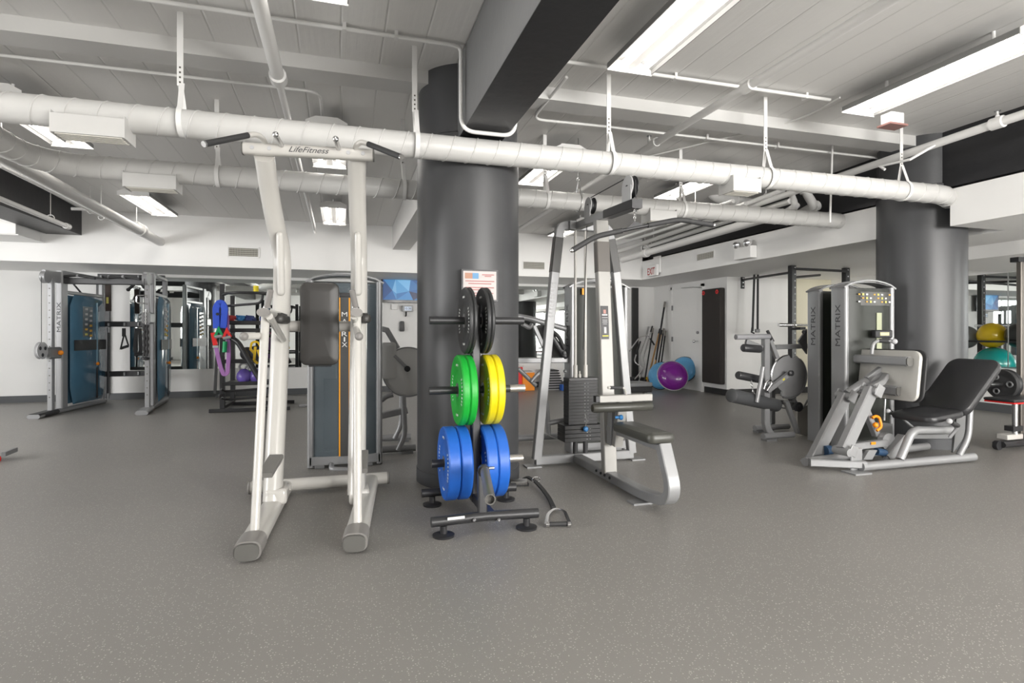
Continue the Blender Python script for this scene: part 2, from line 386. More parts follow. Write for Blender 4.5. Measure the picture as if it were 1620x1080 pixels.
# window openings: frames round the daylight, behind the camera and on the left
n = 0
for x in (2.9,5.2,7.5):
    n += 1; f = MB()
    for a, b_, c_, d in ((x-1.06,x+1.06,.74,.80),(x-1.06,x+1.06,2.5,2.56),(x-1.06,x-1.0,.8,2.5),(x+1.0,x+1.06,.8,2.5),(x-.02,x+.02,.8,2.5)): f.box((a,-4.4,c_),(b_,-4.33,d))
    struct('window_%d' % n, f, white_p)
for y in (1.8,4.2,6.6,9.0):
    n += 1; f = MB()
    for a, b_, c_, d in ((y-1.06,y+1.06,.74,.80),(y-1.06,y+1.06,2.5,2.56),(y-1.06,y-1.0,.8,2.5),(y+1.0,y+1.06,.8,2.5),(y-.02,y+.02,.8,2.5)): f.box((-6.8,a,c_),(-6.73,b_,d))
    struct('window_%d' % n, f, white_p)
# baseboards
struct('baseboard_back', MB().box((-6.8,YB-.012,0),(6.2,YB,.11)), dbase)
struct('baseboard_left', MB().box((-6.8,-4.4,0),(-6.788,YB,.11)), dbase)
dy0, dy1 = P(1112,600,X=6.65).y, P(1066,600,X=6.65).y
struct('baseboard_door_side', MB().box((6.638,YA_-.012,0),(6.65,dy0-.06,.11)), bbase)
struct('baseboard_alcove', MB().box((6.65,YA_-.012,0),(9.0,YA_,.11)), bbase)
struct('baseboard_right', MB().box((8.985,-4.4,0),(9.0,8.75,.12)), dbase)
# the door in the far corner
d = struct('door_1', MB().box((6.615,dy0,0.01),(6.65,dy1,2.03)), wall_m)
struct('door_trim', MB().box((6.60,dy1,0),(6.65,dy1+.05,2.08)).box((6.60,dy0-.05,0),(6.65,dy0,2.08)).box((6.60,dy0-.05,2.03),(6.65,dy1+.05,2.08)), wall_m, d)
for z in (1.65, 1.0, .3): struct('hinge', MB().box((6.597,dy1-.03,z-.05),(6.614,dy1+.01,z+.05)), bolt_m, d)
struct('door_handle', MB().cyl((6.61,dy0+.10,.97),(6.53,dy0+.10,.97),.014).ball((6.52,dy0+.10,.97),.03), chrome, d)
struct('deadbolt', MB().cyl((6.61,dy0+.10,1.14),(6.585,dy0+.10,1.14),.028), bolt_m, d)
struct('door_closer', MB().tube([(6.58,dy0-.05,2.00),(6.5,dy0+.1,2.02),(6.60,dy1-.35,2.045)],.008), steel, d)
# mirrors
struct('trim_7', MB().box((P(206,500,Y=YB).x,YB-.012,.50),(P(601,500,Y=YB).x,YB-.002,2.10)), mirror_m)
struct('trim_8', MB().box((P(815,500,Y=YB).x,YB-.012,.62),(P(893,500,Y=YB).x,YB-.002,2.10)), mirror_m)
my1 = P(1531,500,X=9).y
struct('trim_9', MB().box((8.985,0.5,.66),(8.996,my1,1.99)), mirror_m)
struct('trim_10', MB().box((8.975,0.5,.64),(8.998,my1+.01,.66)).box((8.978,my1-.55,.66),(8.984,my1-.54,1.99)), steel)
# the white cross beam and the charcoal beams
struct('trim_11', MB().box((-6.8,4.20,3.00),(9.0,4.42,3.12)), beamw_m)
def beam(name, x0, x1, y0, y1, m): struct(name, MB().box((x0,y0,2.55 if y0 < 4 else 2.53),(x1,y1,3.12)), m)
CX0, CY0, CR = 0.955, 4.38, 0.40
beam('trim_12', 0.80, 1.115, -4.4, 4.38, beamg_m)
struct('trim_13', MB().box((0.80,-4.4,2.545),(1.115,4.30,2.55)), beamk_m)          # underside in darker charcoal
beam('trim_14', 0.80, 1.08, 4.38, 9.6, beamw_m)
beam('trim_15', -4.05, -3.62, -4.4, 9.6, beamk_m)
beam('trim_16', 5.62, 6.0, -4.4, 9.6, beamk_m)
# round columns
def column(name, x, y, r):
    s = struct(name, MB().lathe([(r-.02,0),(r,0.001),(r,2.60),(r-.012,2.61),(r-.012,3.12)],(x,y,0),seg=72), cgrey, smooth=30)
    struct('column_base', MB().lathe([(r+.006,0),(r+.006,.10),(r+.001,.104)],(x,y,0),seg=72,cap=False), cband, s)
    struct('wrap_seam', MB().lathe([(r+.0015,2.53),(r+.003,2.545),(r+.0015,2.56)],(x,y,0),seg=72,cap=False), beamk_m, s)
column('trim_17', CX0, CY0, CR); column('trim_18', 5.78, 4.40, .39); column('trim_19', -3.83, 4.40, .39)
# dark pilaster board on the back wall and dark return beside the corner
struct('trim_20', MB().box((P(154,500,Y=YB).x,YB-.05,.10),(P(175,500,Y=YB).x,YB,2.06)), cgrey)
struct('trim_21', MB().box((P(999,500,Y=YB).x,YB-.06,.10),(P(1008,500,Y=YB).x,YB,2.12)), bbase)

# =================================================================== CEILING SERVICES
def tag(o, label, cat, group=None):
    o['label'] = label; o['category'] = cat
    if group: o['group'] = group
    return o
def duct(name, pts, r, label):
    t = thing(name, label, 'duct', pts[0])
    body = obj('duct_body', MB().tube(pts, r, 28), duct_m, t)
    # raised spiral seam
    L_ = [V(p) for p in pts]; m = MB(); tot = 0; P2 = []
    for a, b_ in zip(L_, L_[1:]):
        n_ = max(1, int((b_-a).length/.010)); ax = (b_-a).normalized(); e1 = ax.cross(V((0,0,1))).normalized(); e2 = e1.cross(ax)
        for k in range(n_):
            s_ = tot+(b_-a).length*k/n_; th = 2*PI*s_/.16
            P2.append(a+(b_-a)*(k/n_)+e1*((r+.0005)*math.cos(th))+e2*((r+.0005)*math.sin(th)))
        tot += (b_-a).length
    m.tube(P2, .0048, 5); obj('spiral_seam', m, duct_m, body)
    return t
D1Y, D1Z, D1R = 3.865, 2.43, .086
D2Y, D2Z = 5.12, 2.43
dk1 = duct('spiral_duct', bend([(-6.8,D1Y+.06,D1Z),(5.35,D1Y,D1Z),(5.62,D1Y+.12,D1Z)],.1), D1R, 'white spiral duct running across the room in front of the round columns')
x2 = P(96,262,Y=D2Y).x
dk2 = duct('spiral_duct', bend([(x2-.12,D1Y+.10,D2Z),(x2-.15,D2Y,D2Z),(5.42,D2Y,D2Z),(5.6,D2Y+.05,D2Z)],.42,10), .086, 'white spiral duct running behind the round columns with an elbow at left')
# saddle-mounted supply registers under the ducts
def register(x, y, label, l=.36):
    t = thing('duct_register', label, 'air vent', (x,y,D1Z-.16), 'white air registers fixed under the ducts')
    obj('register_box', MB().box((x-l/2,y-.10,D1Z-.155),(x+l/2,y+.06,D1Z-.045)), duct_m, t, bev=.003)
    g = MB()
    for k in range(5): g.box((x-l/2+.015,y-.085+k*.028,D1Z-.160),(x+l/2-.015,y-.078+k*.028,D1Z-.150))
    obj('grille', g, grillw, t)
    for xe in (x-l/2,x+l/2): obj('end_flange', MB().box((xe-.003,y-.10,D1Z-.158),(xe+.003,y+.085,D1Z-.03)), duct_m, t)
register(P(139,200,Y=3.77).x, D1Y, 'white air register under the front duct at far left')
register(P(1182,292,Y=3.77).x, D1Y, 'white air register under the front duct between the two round columns', .26)
register(P(235,280,Y=5.0).x, D2Y, 'white air register under the rear duct at left')
register(P(1052,345,Y=5.0).x, D2Y, 'white air register under the rear duct right of the lat pulldown', .30)
# strap hangers
HG = 'perforated strap hangers holding the ducts'
def hanger(x, y, label, ztop, r=.088):
    t = thing('duct_hanger', label, 'hanger', (x,y,D1Z))
    obj('strap', MB().bar([(x,y,ztop),(x,y,D1Z+.22)],.035,.006,up=(0,1,0)), white_p, t)
    lp = [(x+.012,y+(r+.004)*math.sin(a),D1Z+(r+.004)*math.cos(a)) for a in [math.radians(q) for q in range(25,336,15)]]
    lp = [(x,y,D1Z+.24)]+lp+[(x+.01,y,D1Z+.235)]
    obj('strap_loop', MB().bar(lp,.004,.03,up=(1,0,0),bv=.0005), white_p, t)
    h = MB()
    for k in range(4): h.obox((x,y-.004,D1Z+.24+k*.03),(.010,.004,.010))
    obj('strap_hole', h, grill_m, t)
for px, w_ in ((285,'over the dip tower, at left'),(656,'left of the near round column'),(963,'above the lat pulldown'),(1211,'between the lat pulldown and the leg press'),(1426,'in front of the far right column')):
    hanger(P(px,220,Y=D1Y).x, D1Y, 'white strap hanger holding the front duct, '+w_, ZC)
for px, w_ in ((343,'left of the dip tower bar'),(637,'just left of the near column'),(862,'just right of the near column'),(1077,'above the pulldown bar')):
    hanger(P(px,260,Y=D2Y).x, D2Y, 'white strap hanger holding the rear duct, '+w_, zc(D2Y))
# fluorescent fixtures
def fixture():
    t = thing('ceiling_light', '', 'ceiling light', (0,0,0), 'fluorescent ceiling lights')
    w_, l, h = .17, 1.25, .0
    b_ = MB()
    pr = [(-w_,.01),(-w_,.045),(-.09,.085),(.09,.085),(w_,.045),(w_,.01),(w_-.006,.01),(w_-.006,.04),(.088,.079),(-.088,.079),(-w_+.006,.04),(-w_+.006,.01)]
    b_.prism([(a,z) for a, z in pr],(0,0,0),(1,0,0),(0,0,1),l)
    obj('reflector', b_, mat('reflector_enamel',(.24,.24,.236),.4), t)
    obj('channel', MB().box((-.03,-l+.01,.03),(.03,-.01,.085)), white_p, t)
    for x in (-.085,.085):
        obj('fluorescent_tube', MB().cyl((x,-l+.03,.022),(x,-.03,.022),.019,14), mat('lit_tube',(1.0,0.955,0.90),emit=TUBE), t)
    obj('end_plate', MB().prism([(-w_,0),(w_,0),(w_,.045),(.09,.085),(-.09,.085),(-w_,.045)],(0,0.006,0),(1,0,0),(0,0,1),.006), white_p, t)
    obj('end_plate', MB().prism([(-w_,0),(w_,0),(w_,.045),(.09,.085),(-.09,.085),(-w_,.045)],(0,-l,0),(1,0,0),(0,0,1),.006), white_p, t)
    obj('mount_stem', MB().cyl((0,-.25,.085),(0,-.25,.25),.012).cyl((0,-1.0,.085),(0,-1.0,.25),.012), white_p, t)
    return t
fx = fixture(); first = True
# rows outside the photo are kept because the mirrors and the walls need their light
spots = [(-0.14,3.20,2.93,'ceiling light cut by the top edge of the photo, over the dip tower'),(1.89,3.47,2.93,'long ceiling light near the top, right of the black beam, one tube brighter'),
 (4.05,3.60,2.93,'ceiling light at upper right with a red tag box at its corner'),
 (-2.43,6.25,2.88,'ceiling light seen through the gap left between front and rear duct'),(-0.13,6.25,2.88,'ceiling light glowing just below the dip tower bar'),
 (2.12,6.30,2.88,'ceiling light seen right beside the near round column'),(4.03,6.45,2.88,'ceiling light behind the ducts, right of the lat pulldown'),
 (-2.43,9.10,2.80,'ceiling light nearest the back bulkhead at left'),(-0.12,9.10,2.80,'ceiling light between the dip tower uprights, near the back bulkhead'),
 (3.55,9.10,2.80,'ceiling light seen through the head of the lat pulldown'),
 (-2.43,3.3,2.93,''),(-2.43,0.6,2.93,''),(-0.13,0.3,2.93,''),(2.0,0.3,2.93,''),(4.05,0.3,2.93,''),(-0.13,-2.2,2.93,''),(3.0,-2.2,2.93,''),
 (-5.2,9.10,2.80,''),(-5.2,6.2,2.88,''),(-5.2,3.0,2.93,''),(-5.2,0.2,2.93,''),(-2.6,-2.2,2.93,''),(6.9,-1.0,2.93,'')]
for x, y, z, lb in spots:
    if x == 6.9: continue
    lb = lb or 'ceiling light outside the photo, part of the same rows'
    if first: o = fx; first = False
    else: o = copy_tree(fx)
    o.location = (x,y,z); o['label'] = lb
    for ch in o.children:
        if ch.name.startswith('mount_stem'): ch.scale.z = 1.0
# unseen lights added under the right soffit to brighten that side
for x, y in ((8.0,3.4),(8.0,.6)):
    o = copy_tree(fx); o.location = (x,y,1.91); o['label'] = 'added unseen ceiling light under the right soffit, brightening that side'
for x, y in ((7.6,8.2),(5.6,10.9),(2.0,10.9),(-3.0,10.9)):
    pass
# pipes
def pipe(pts, r, label, name='ceiling_pipe', m=white_p, couplings=(), clamps=(), caps_=()):
    t = thing(name, label, 'pipe', pts[0])
    obj('pipe_run', MB().tube(pts, r, 16), m, t)
    for c_ in couplings:
        a, d_ = V(c_[0]), V(c_[1]).normalized(); obj('coupling', MB().lathe([(r*1.05,-.05),(r*1.35,-.045),(r*1.35,.045),(r*1.05,.05)],a,d_,16), m, t)
    for c_ in clamps:
        a = V(c_); obj('clevis_hanger', MB().cyl(a,(a.x,a.y,zc(a.y)+.0),.005,8).tube([(a.x+(r+.012)*math.cos(q),a.y,a.z-.0+(r+.012)*math.sin(q)-r) for q in [k*PI/8 for k in range(16)]],.006,6,closed=True), m, t)
    return t
A1, A2 = P(1409,0,Z=2.86), P(826,352,Z=2.80)
yd = V((0,1,0))
pipe([(A1.x-.0,-1.0,2.86),(A1.x,4.0,2.86),(A1.x,9.6,2.78)],.030,'long white sprinkler pipe running away from top right to the back bulkhead','sprinkler_pipe',
     couplings=[((A1.x,P(1183,130,X=A1.x).y,2.86),yd),((A1.x,P(1035,222,X=A1.x).y,2.86),yd)])
def sprinkler(x, y, z, label):
    t = thing('fire_sprinkler', label, 'sprinkler', (x,y,z))
    obj('sprinkler_body', MB().lathe([(.014,0),(.014,.03),(.008,.035),(.008,.06)],(x,y,z)), white_p, t)
    obj('deflector', MB().lathe([(.004,.06),(.022,.062),(.022,.066),(0,.067)],(x,y,z)), bolt_m, t, label='brass coloured deflector plate')
sprinkler(A1.x, P(1027,222,X=A1.x).y, 2.89, 'small sprinkler head standing on the long sprinkler pipe above the duct')
Bx = 4.95
pipe([(Bx,-1.0,2.82),(Bx,3.1,2.80),(Bx,9.6,2.66)],.035,'thick white pipe passing before the far right column up to the top right corner','sprinkler_pipe',
     couplings=[((Bx,P(1578,205,X=Bx).y,2.8),yd)])
sprinkler(Bx, P(1578,205,X=Bx).y, 2.83, 'small sprinkler head on the thick pipe at the right edge')
t = pipe([(-.42,-1.0,2.90),(-.42,P(440,155,X=-.42).y,2.88)],.042,'thick white ceiling pipe above the dip tower, ending in a ring',
     couplings=[((-.42,P(440,150,X=-.42).y,2.88),yd)])
yy = P(440,155,X=-.42).y
pipe([(-.42,yy+.05,2.88),(-.42,9.3,2.76),(-.42,9.32,2.70)],.026,'slimmer white pipe past the ducts, capped end between the dip tower uprights')
# drain pipes at left
Cx = -2.62
pipe([(Cx,-.5,2.66),(Cx,9.6,2.50)],.062,'fat white drain pipe crossing the upper left corner towards the back wall','drain_pipe',
     couplings=[((Cx,P(28,262,X=Cx).y,2.61),yd),((Cx,P(222,362,X=Cx).y,2.53),yd)], clamps=[(Cx,P(2,230,X=Cx).y,2.70),(Cx,P(216,362,X=Cx).y,2.60)])
Ex = -3.42
pipe([(Ex,0.5,2.62),(Ex,P(106,336,X=Ex).y,2.52)],.028,'thin white pipe along the charcoal beam at far left', 'drain_pipe', clamps=[(Ex,P(80,320,X=Ex).y,2.57)], couplings=[((Ex,P(106,337,X=Ex).y,2.52),yd)])
pipe([P(113,330,Y=8.2),P(143,331,Y=8.2),P(165,341,Y=9.4)],.02,'short white branch pipe stubbing off at the end of the left charcoal beam','drain_pipe',clamps=[P(143,331,Y=8.2)])
pipe([P(0,262,X=-2.85),P(215,368,X=-2.85)],.018,'slim white pipe tucked under the fat drain pipe','drain_pipe',clamps=[P(160,341,X=-2.85)])
# conduits on the ceiling
def conduit(pts, label, r=.012, clips=(), rad=.12):
    t = thing('conduit', label, 'conduit', pts[0]); obj('conduit_run', MB().tube(bend(pts,rad,8), r, 10), white_p, t)
    for q in clips:
        q = V(q); obj('conduit_clip', MB().obox(q,(.022,.05,.05)), white_p, t)
zc_ = ZC-.03
y1 = 3.72
pc = [P(712,175,Y=3.72)]
conduit([(-6.0,y1,zc_),(.70,y1,zc_),(.765,y1+.02,zc_),(.765,y1+.02,2.51),(1.15,y1+.02,2.51),(1.15,y1+.02,2.75)],'white conduit along the ceiling that loops under the black beam at the column',.014,[(P(545,40,Z=zc_).x,y1,zc_+.01),(P(628,50,Z=zc_).x,y1,zc_+.01)],.10)
conduit([(1.13,y1,zc_),(3.86,y1-.02,zc_)],'white conduit along the ceiling joining the two big lights at right',.014,[(P(1262,160,Z=zc_).x,y1,zc_+.01),(P(1065,125,Z=zc_).x,y1,zc_+.01)])
y2 = 4.66
conduit([(-6.0,y2,3.03),(-.17,y2,3.03),(-.17,y2+1.1,3.01)],'thin white conduit behind the cross beam that turns back above the dip tower',.012)
conduit([(1.6,3.9,3.05),(1.55,y2-.1,2.97),(2.2,y2,3.02),(6.4,y2,3.02)],'thin white conduit behind the cross beam right of the black beam',.012,[(P(1120,217,Z=3.02).x,y2,3.03),(P(1228,232,Z=3.02).x,y2,3.03)])
conduit([(3.88,3.62,3.06),(3.95,4.1,3.06),(2.9,5.6,3.0)],'thin cable pipe curving back from the corner of the right ceiling light',.008,(),.3)
# red tag box under the right light
t = thing('tag_box','small white box with a dusty red cover at the corner of the right ceiling light','junction box',P(1410,205,Z=2.86))
q = P(1411,192,Z=2.87); obj('box_body', MB().box((q.x-.06,q.y-.05,2.84),(q.x+.07,q.y+.05,2.93)), white_p, t, bev=.003)
obj('cover', MB().box((q.x-.09,q.y-.06,2.825),(q.x+.10,q.y+.06,2.84)), pinks, t, label='dusty red cover plate')
# right-hand service pipes above the bulkhead
def rp(px, py, X): return P(px,py,X=X)
a, b_ = rp(978,420,5.2), rp(1262,330,5.2)
pipe([rp(985,411,4.95),rp(1235,338,4.95)],.055,'fat white pipe nearest the right bulkhead, low, ending at the back bulkhead','drain_pipe', couplings=[(rp(1022,400,4.95),rp(1235,338,4.95)-rp(985,411,4.95))], clamps=[rp(1020,388,4.95)])
pipe([rp(1020,391,5.05),rp(1250,318,5.05)],.035,'white pipe riding just above the fat one beside the right bulkhead','drain_pipe', couplings=[(rp(1024,390,5.05),rp(1250,318,5.05)-rp(1020,391,5.05))], clamps=[rp(1034,380,5.05)])
pipe([rp(960,392,4.3),rp(1180,322,4.3)],.022,'slim white pipe above the pulldown bar running to the back','drain_pipe',clamps=[rp(1100,347,4.3)])
pipe([rp(960,384,4.15),rp(1160,318,4.15)],.022,'second slim white pipe above the pulldown bar, farther left','drain_pipe',clamps=[rp(1100,338,4.15)])
pipe([P(1155,332,Y=6.2),P(1240,300,Y=5.4)],.028,'white pipe rising to the right between the two ducts','drain_pipe', clamps=[P(1169,322,Y=6.1),P(1212,308,Y=5.7)])
# cream plastic elbows at right
def elbow(name, pts, r, label, rings):
    t = thing(name, label, 'pipe', pts[0]); obj('pipe_run', MB().tube(bend(pts,.08,6), r, 18), white_p, t)
    for c_, d_ in rings: obj('hub', MB().lathe([(r,-.03),(r*1.22,-.028),(r*1.22,.028),(r,.03)],V(c_),V(d_),18), white_p, t)
Y_ = 5.45
e = [P(1251,248,Y=Y_),P(1251,305,Y=Y_),P(1259,325,Y=Y_-.1),P(1230,343,Y=Y_+.3)]
elbow('waste_pipe', e, .035, 'smaller white waste pipe dropping from the ceiling with an elbow, at right', [(e[1],(0,0,1)),(P(1258,326,Y=Y_-.05),(1,0,1))])
e = [P(1274,245,Y=Y_),P(1274,303,Y=Y_),P(1288,325,Y=Y_-.1),P(1262,340,Y=Y_+.3)]
elbow('waste_pipe', e, .05, 'larger white waste pipe dropping from the ceiling with an elbow, at right', [(e[1],(0,0,1)),(P(1290,326,Y=Y_-.05),(1,0,.4))])
e = [P(1121,297,Y=6.6),P(1132,313,Y=6.6),P(1190,322,Y=6.2)]
elbow('waste_pipe', e, .065, 'fat white elbow between the two ducts above the pulldown bar', [(e[0],e[1]-e[0])])
# thin odds and ends
pipe([P(1400,268,Y=4.0),P(1392,263,Y=4.05),P(1440,252,Y=3.75),(Bx,P(1462,240,Y=3.6).y,2.79)],.012,'bent thin white bracket rod before the far right column','pipe_bracket')
pipe([P(1313,352,Y=4.6),V((P(1317,300,Y=4.6).x,4.6,3.09))],.010,'short white rod hanging below the front duct near the far right column','pipe_bracket')
# wall vents
def vent(c_, e1, e2, w_, h, label):
    t = thing('wall_vent', label, 'air vent', c_); e1 = V(e1); e2 = V(e2); n_ = e1.cross(e2); c_ = V(c_)
    pr = rrect(w_,h,.004,1)
    m = MB()
    for s_ in (-1,1):
        m.bar([c_+e1*(-w_/2)+e2*(s_*h/2)+n_*.006,c_+e1*(w_/2)+e2*(s_*h/2)+n_*.006],.022,.012,up=n_)
        m.bar([c_+e2*(-h/2)+e1*(s_*w_/2)+n_*.006,c_+e2*(h/2)+e1*(s_*w_/2)+n_*.006],.022,.012,up=n_)
    obj('vent_frame', m, wall_m, t)
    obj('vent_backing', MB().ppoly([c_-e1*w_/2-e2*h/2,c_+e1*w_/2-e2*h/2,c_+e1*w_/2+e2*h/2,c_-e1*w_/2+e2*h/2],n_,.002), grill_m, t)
    g = MB(); k = int(w_/.022)
    for i in range(1,k): g.bar([c_+e1*(-w_/2+i*w_/k)-e2*h/2+n_*.005,c_+e1*(-w_/2+i*w_/k)+e2*h/2+n_*.005],.007,.006,up=n_,bv=.0005)
    for i in range(1,5): g.bar([c_-e1*w_/2+e2*(-h/2+i*h/5)+n_*.005,c_+e1*w_/2+e2*(-h/2+i*h/5)+n_*.005],.007,.006,up=n_,bv=.0005)
    obj('louvre', g, grillw, t)
q0, q1 = P(361,390,Y=YS), P(410,407,Y=YS)
vent((P(385.5,399,Y=YS-.001)), (1,0,0),(0,0,1), q1.x-q0.x, q0.z-q1.z, 'white grille in the back bulkhead left of the dip tower')
q0, q1 = P(827,413,Y=YS), P(862,427,Y=YS)
vent((P(844.5,420,Y=YS-.001)), (1,0,0),(0,0,1), q1.x-q0.x, q0.z-q1.z, 'white grille in the back bulkhead just right of the near round column')
q0, q1 = P(1103,404,X=XS), P(1131,404,X=XS)
vent((P(1116,405,X=XS-.001)), (0,-1,0),(0,0,1), q0.y-q1.y, .12, 'white grille in the right bulkhead between exit sign and emergency light')
# exit sign, under the corner of the bulkheads
c0 = P(1032,428,X=XS-.06); t = thing('exit_sign','white exit sign with dark red letters hanging at the bulkhead corner above the door','exit sign',c0)
obj('sign_housing', MB().obox(c0,(.05,.36,.20)), wall_m, t, bev=.004)
text('sign_lettering','EXIT',c0+V((-.0255,0,-.012)),(0,-1,0),(0,0,1),.125,redd,t,bold=.01,fitw=.25)
obj('mounting_plate', MB().obox(c0+V((.04,-.1,.10)),(.03,.22,.30)), wall_m, t)
# emergency light
c0 = P(1179,400,X=XS-.06); t = thing('emergency_light','white emergency light box with two round lamps on the right bulkhead','emergency light',c0)
obj('battery_box', MB().obox(c0,(.11,.34,.17)), wall_m, t, bev=.006)
for dy in (-.10,.12):
    l = obj('lamp_head', MB().lathe([(.02,0),(.045,.02),(.055,.06),(.055,.075)],c0+V((-.01,dy,.13)),(-1,-.3,-.15)), white_p, t)
    obj('lamp_lens', MB().lathe([(.05,.074),(.03,.082),(0,.085)],c0+V((-.01,dy,.13)),(-1,-.3,-.15)), chrome, l)

# =================================================================== DIP AND CHIN TOWER
t = thing('dip_chin_tower','tall white dip and chin-up tower with dark grey pad, nearest the camera','exercise machine',(-.17,3.8,0))
yl, ylr = .135, .11
# base: rear cross tube and two forward feet
a, b_ = P(397,771,Z=.062), P(612,755,Z=.062); b_.y = a.y
bb = obj('base_tube', MB().tube([a,b_],.044,20), ivory, t)
for s_, q in ((-1,a),(1,b_)): obj('end_cap', MB().lathe([(.045,0),(.046,.012),(.040,.018)],q,(s_,0,0),20), greyp, bb)
feet = []
for s_, (fpx,fpy), bpx in ((-1,(391,872),448),(1,(561,858),585)):
    f0 = P(fpx,fpy,Z=.055); X1 = P(bpx,770,Y=4.27).x
    d0 = V((X1-f0.x,4.27-f0.y,0)).normalized()
    leg = obj('leg', MB().oval([f0+d0*.10,(X1,4.27,.055)],.062,.046,seg=24,sq=2.6), ivory, t)
    obj('foot_cover', MB().oval([f0+d0*-.0,f0+d0*.16],.066,.050,seg=24,sq=2.8), greyp, leg)
    obj('foot_cap', MB().oval([f0+d0*-.022,f0+d0*.002],.056,.042,seg=24,sq=3), mat('dark_foot_rubber',(.11,.108,.10),.5), leg)
    feet.append((f0,d0))
# uprights, leaning back and then forward to the chin bar
upY = (3.84,4.03,4.17,4.22,4.19,4.06,3.92,3.73)
for s_, pxs in ((-1,(431,440,446,447,445,434,426,418)),(1,(564,566,568,568,568,566,565,564))):
    pys = (782,620,470,420,392,347,300,245)
    pts = [P(x,y,Y=Y_) for x,y,Y_ in zip(pxs,pys,upY)]
    pts[0].z = .08
    up = obj('upright', MB().oval(bend(pts,.10,4),.058,.075,up=(0,-1,0),seg=28,sq=2.3), ivory, t)
    x0_ = pts[4].x; q0 = P(pxs[4]-2,372,Y=3.995); q1 = P(pxs[2]-1,462,Y=4.075)
    obj('gusset_tube', MB().tube([q0,q1],.024,14).ball(q0,.024,seg=12).ball(q1,.024,seg=12), ivory, up)
    obj('step_mount', MB().obox(P(pxs[0]+8 if s_<0 else pxs[0]+4,780,Y=3.88),(.13,.20,.10)), ivory, up, bev=.02)
# chin bar
ZB = 2.255
a, b_ = P(386,235,Z=ZB), P(590,246,Z=ZB); ax_ = (b_-a).normalized(); fr = ax_.cross(V((0,0,1))).normalized()   # towards the camera
cb = obj('chin_bar', MB().oval([a,b_],.036,.036,up=(0,0,1),seg=24,sq=3), ivory, t)
for q, s_ in ((a,-1),(b_,1)): obj('end_cap', MB().oval([q,q+ax_*(.008*s_)],.037,.037,seg=24,sq=3), mat('dark_foot_rubber',(0,0,0)), cb)
tx = P(489,238,Z=ZB); tx = a+ax_*((tx-a).dot(ax_))
text('logo_lettering','LifeFitness',tx+fr*.0358+V((0,0,.002)),ax_,(0,0,1),.034,grey_l,cb,fitw=.235,shear=.45)
for px_ in (401,427,551,574):
    q = P(px_,236 if px_<500 else 242,Z=ZB); q = a+ax_*((q-a).dot(ax_)); obj('bolt_cover', MB().lathe([(.013,0),(.012,.003)],q+fr*.0355,fr,16), paleg, cb)
for s_, sx, lst in ((-1,(418,231),((414,216),(403,212),(392,214))),(1,(561,241),((563,230),(571,224),(583,228)))):
    q = P(*sx,Z=ZB); q = a+ax_*((q-a).dot(ax_)); Yq = q.y
    pts = [q+V((0,0,.02))]+[P(x,y,Y=Yq-.05-.03*i) for i,(x,y) in enumerate(lst)]
    g = obj('grip_arm', MB().tube(bend(pts,.05,5),.016,14), ivory, cb)
    e = P(322,228,Y=Yq-.33) if s_<0 else P(636,249,Y=Yq-.33)
    st = pts[-1]; dd = (e-st)
    obj('angled_grip', MB().tube([st,st+dd*.96],.0175,14), rub, g); obj('grip_end', MB().tube([st+dd*.96,e],.0165,14), chrome, g)
for (x0_,y0_),(x1_,y1_) in (((436,213),(443,232)),((531,220),(536,241))):
    q = P(x1_,y1_,Z=ZB); q = a+ax_*((q-a).dot(ax_)); tip = P(x0_,y0_,Y=q.y-.20)
    g = obj('stub_grip', MB().tube([q+V((0,0,.02)),tip],.014,12), steel, cb); obj('ball_end', MB().ball(tip,.018,seg=16), chrome, g)
# back pad on its cross tube
xl, xr = P(447,516,Y=4.20), P(568,516,Y=4.20)
xr.z = xl.z = (xl.z+xr.z)/2
obj('pad_cross_tube', MB().tube([xl,xr],.038,18), ivory, t)
pc = P(506,512,Y=4.10)
pw = (P(537,512,Y=4.08)-P(475,512,Y=4.08)).x; ph = (P(506,447,Y=4.08)-P(506,578,Y=4.08)).z
bp_ = obj('back_pad', MB().pad(V((pc.x,4.145,pc.z)),(1,0,0),(0,0,1),pw,ph,.075,r=.045,edge=.022,crown=.006,n=6), vinylg, t)
obj('pad_plate', MB().obox((pc.x,4.155,pc.z-.02),(pw*.6,.02,ph*.98)), blk, bp_, bev=.004)
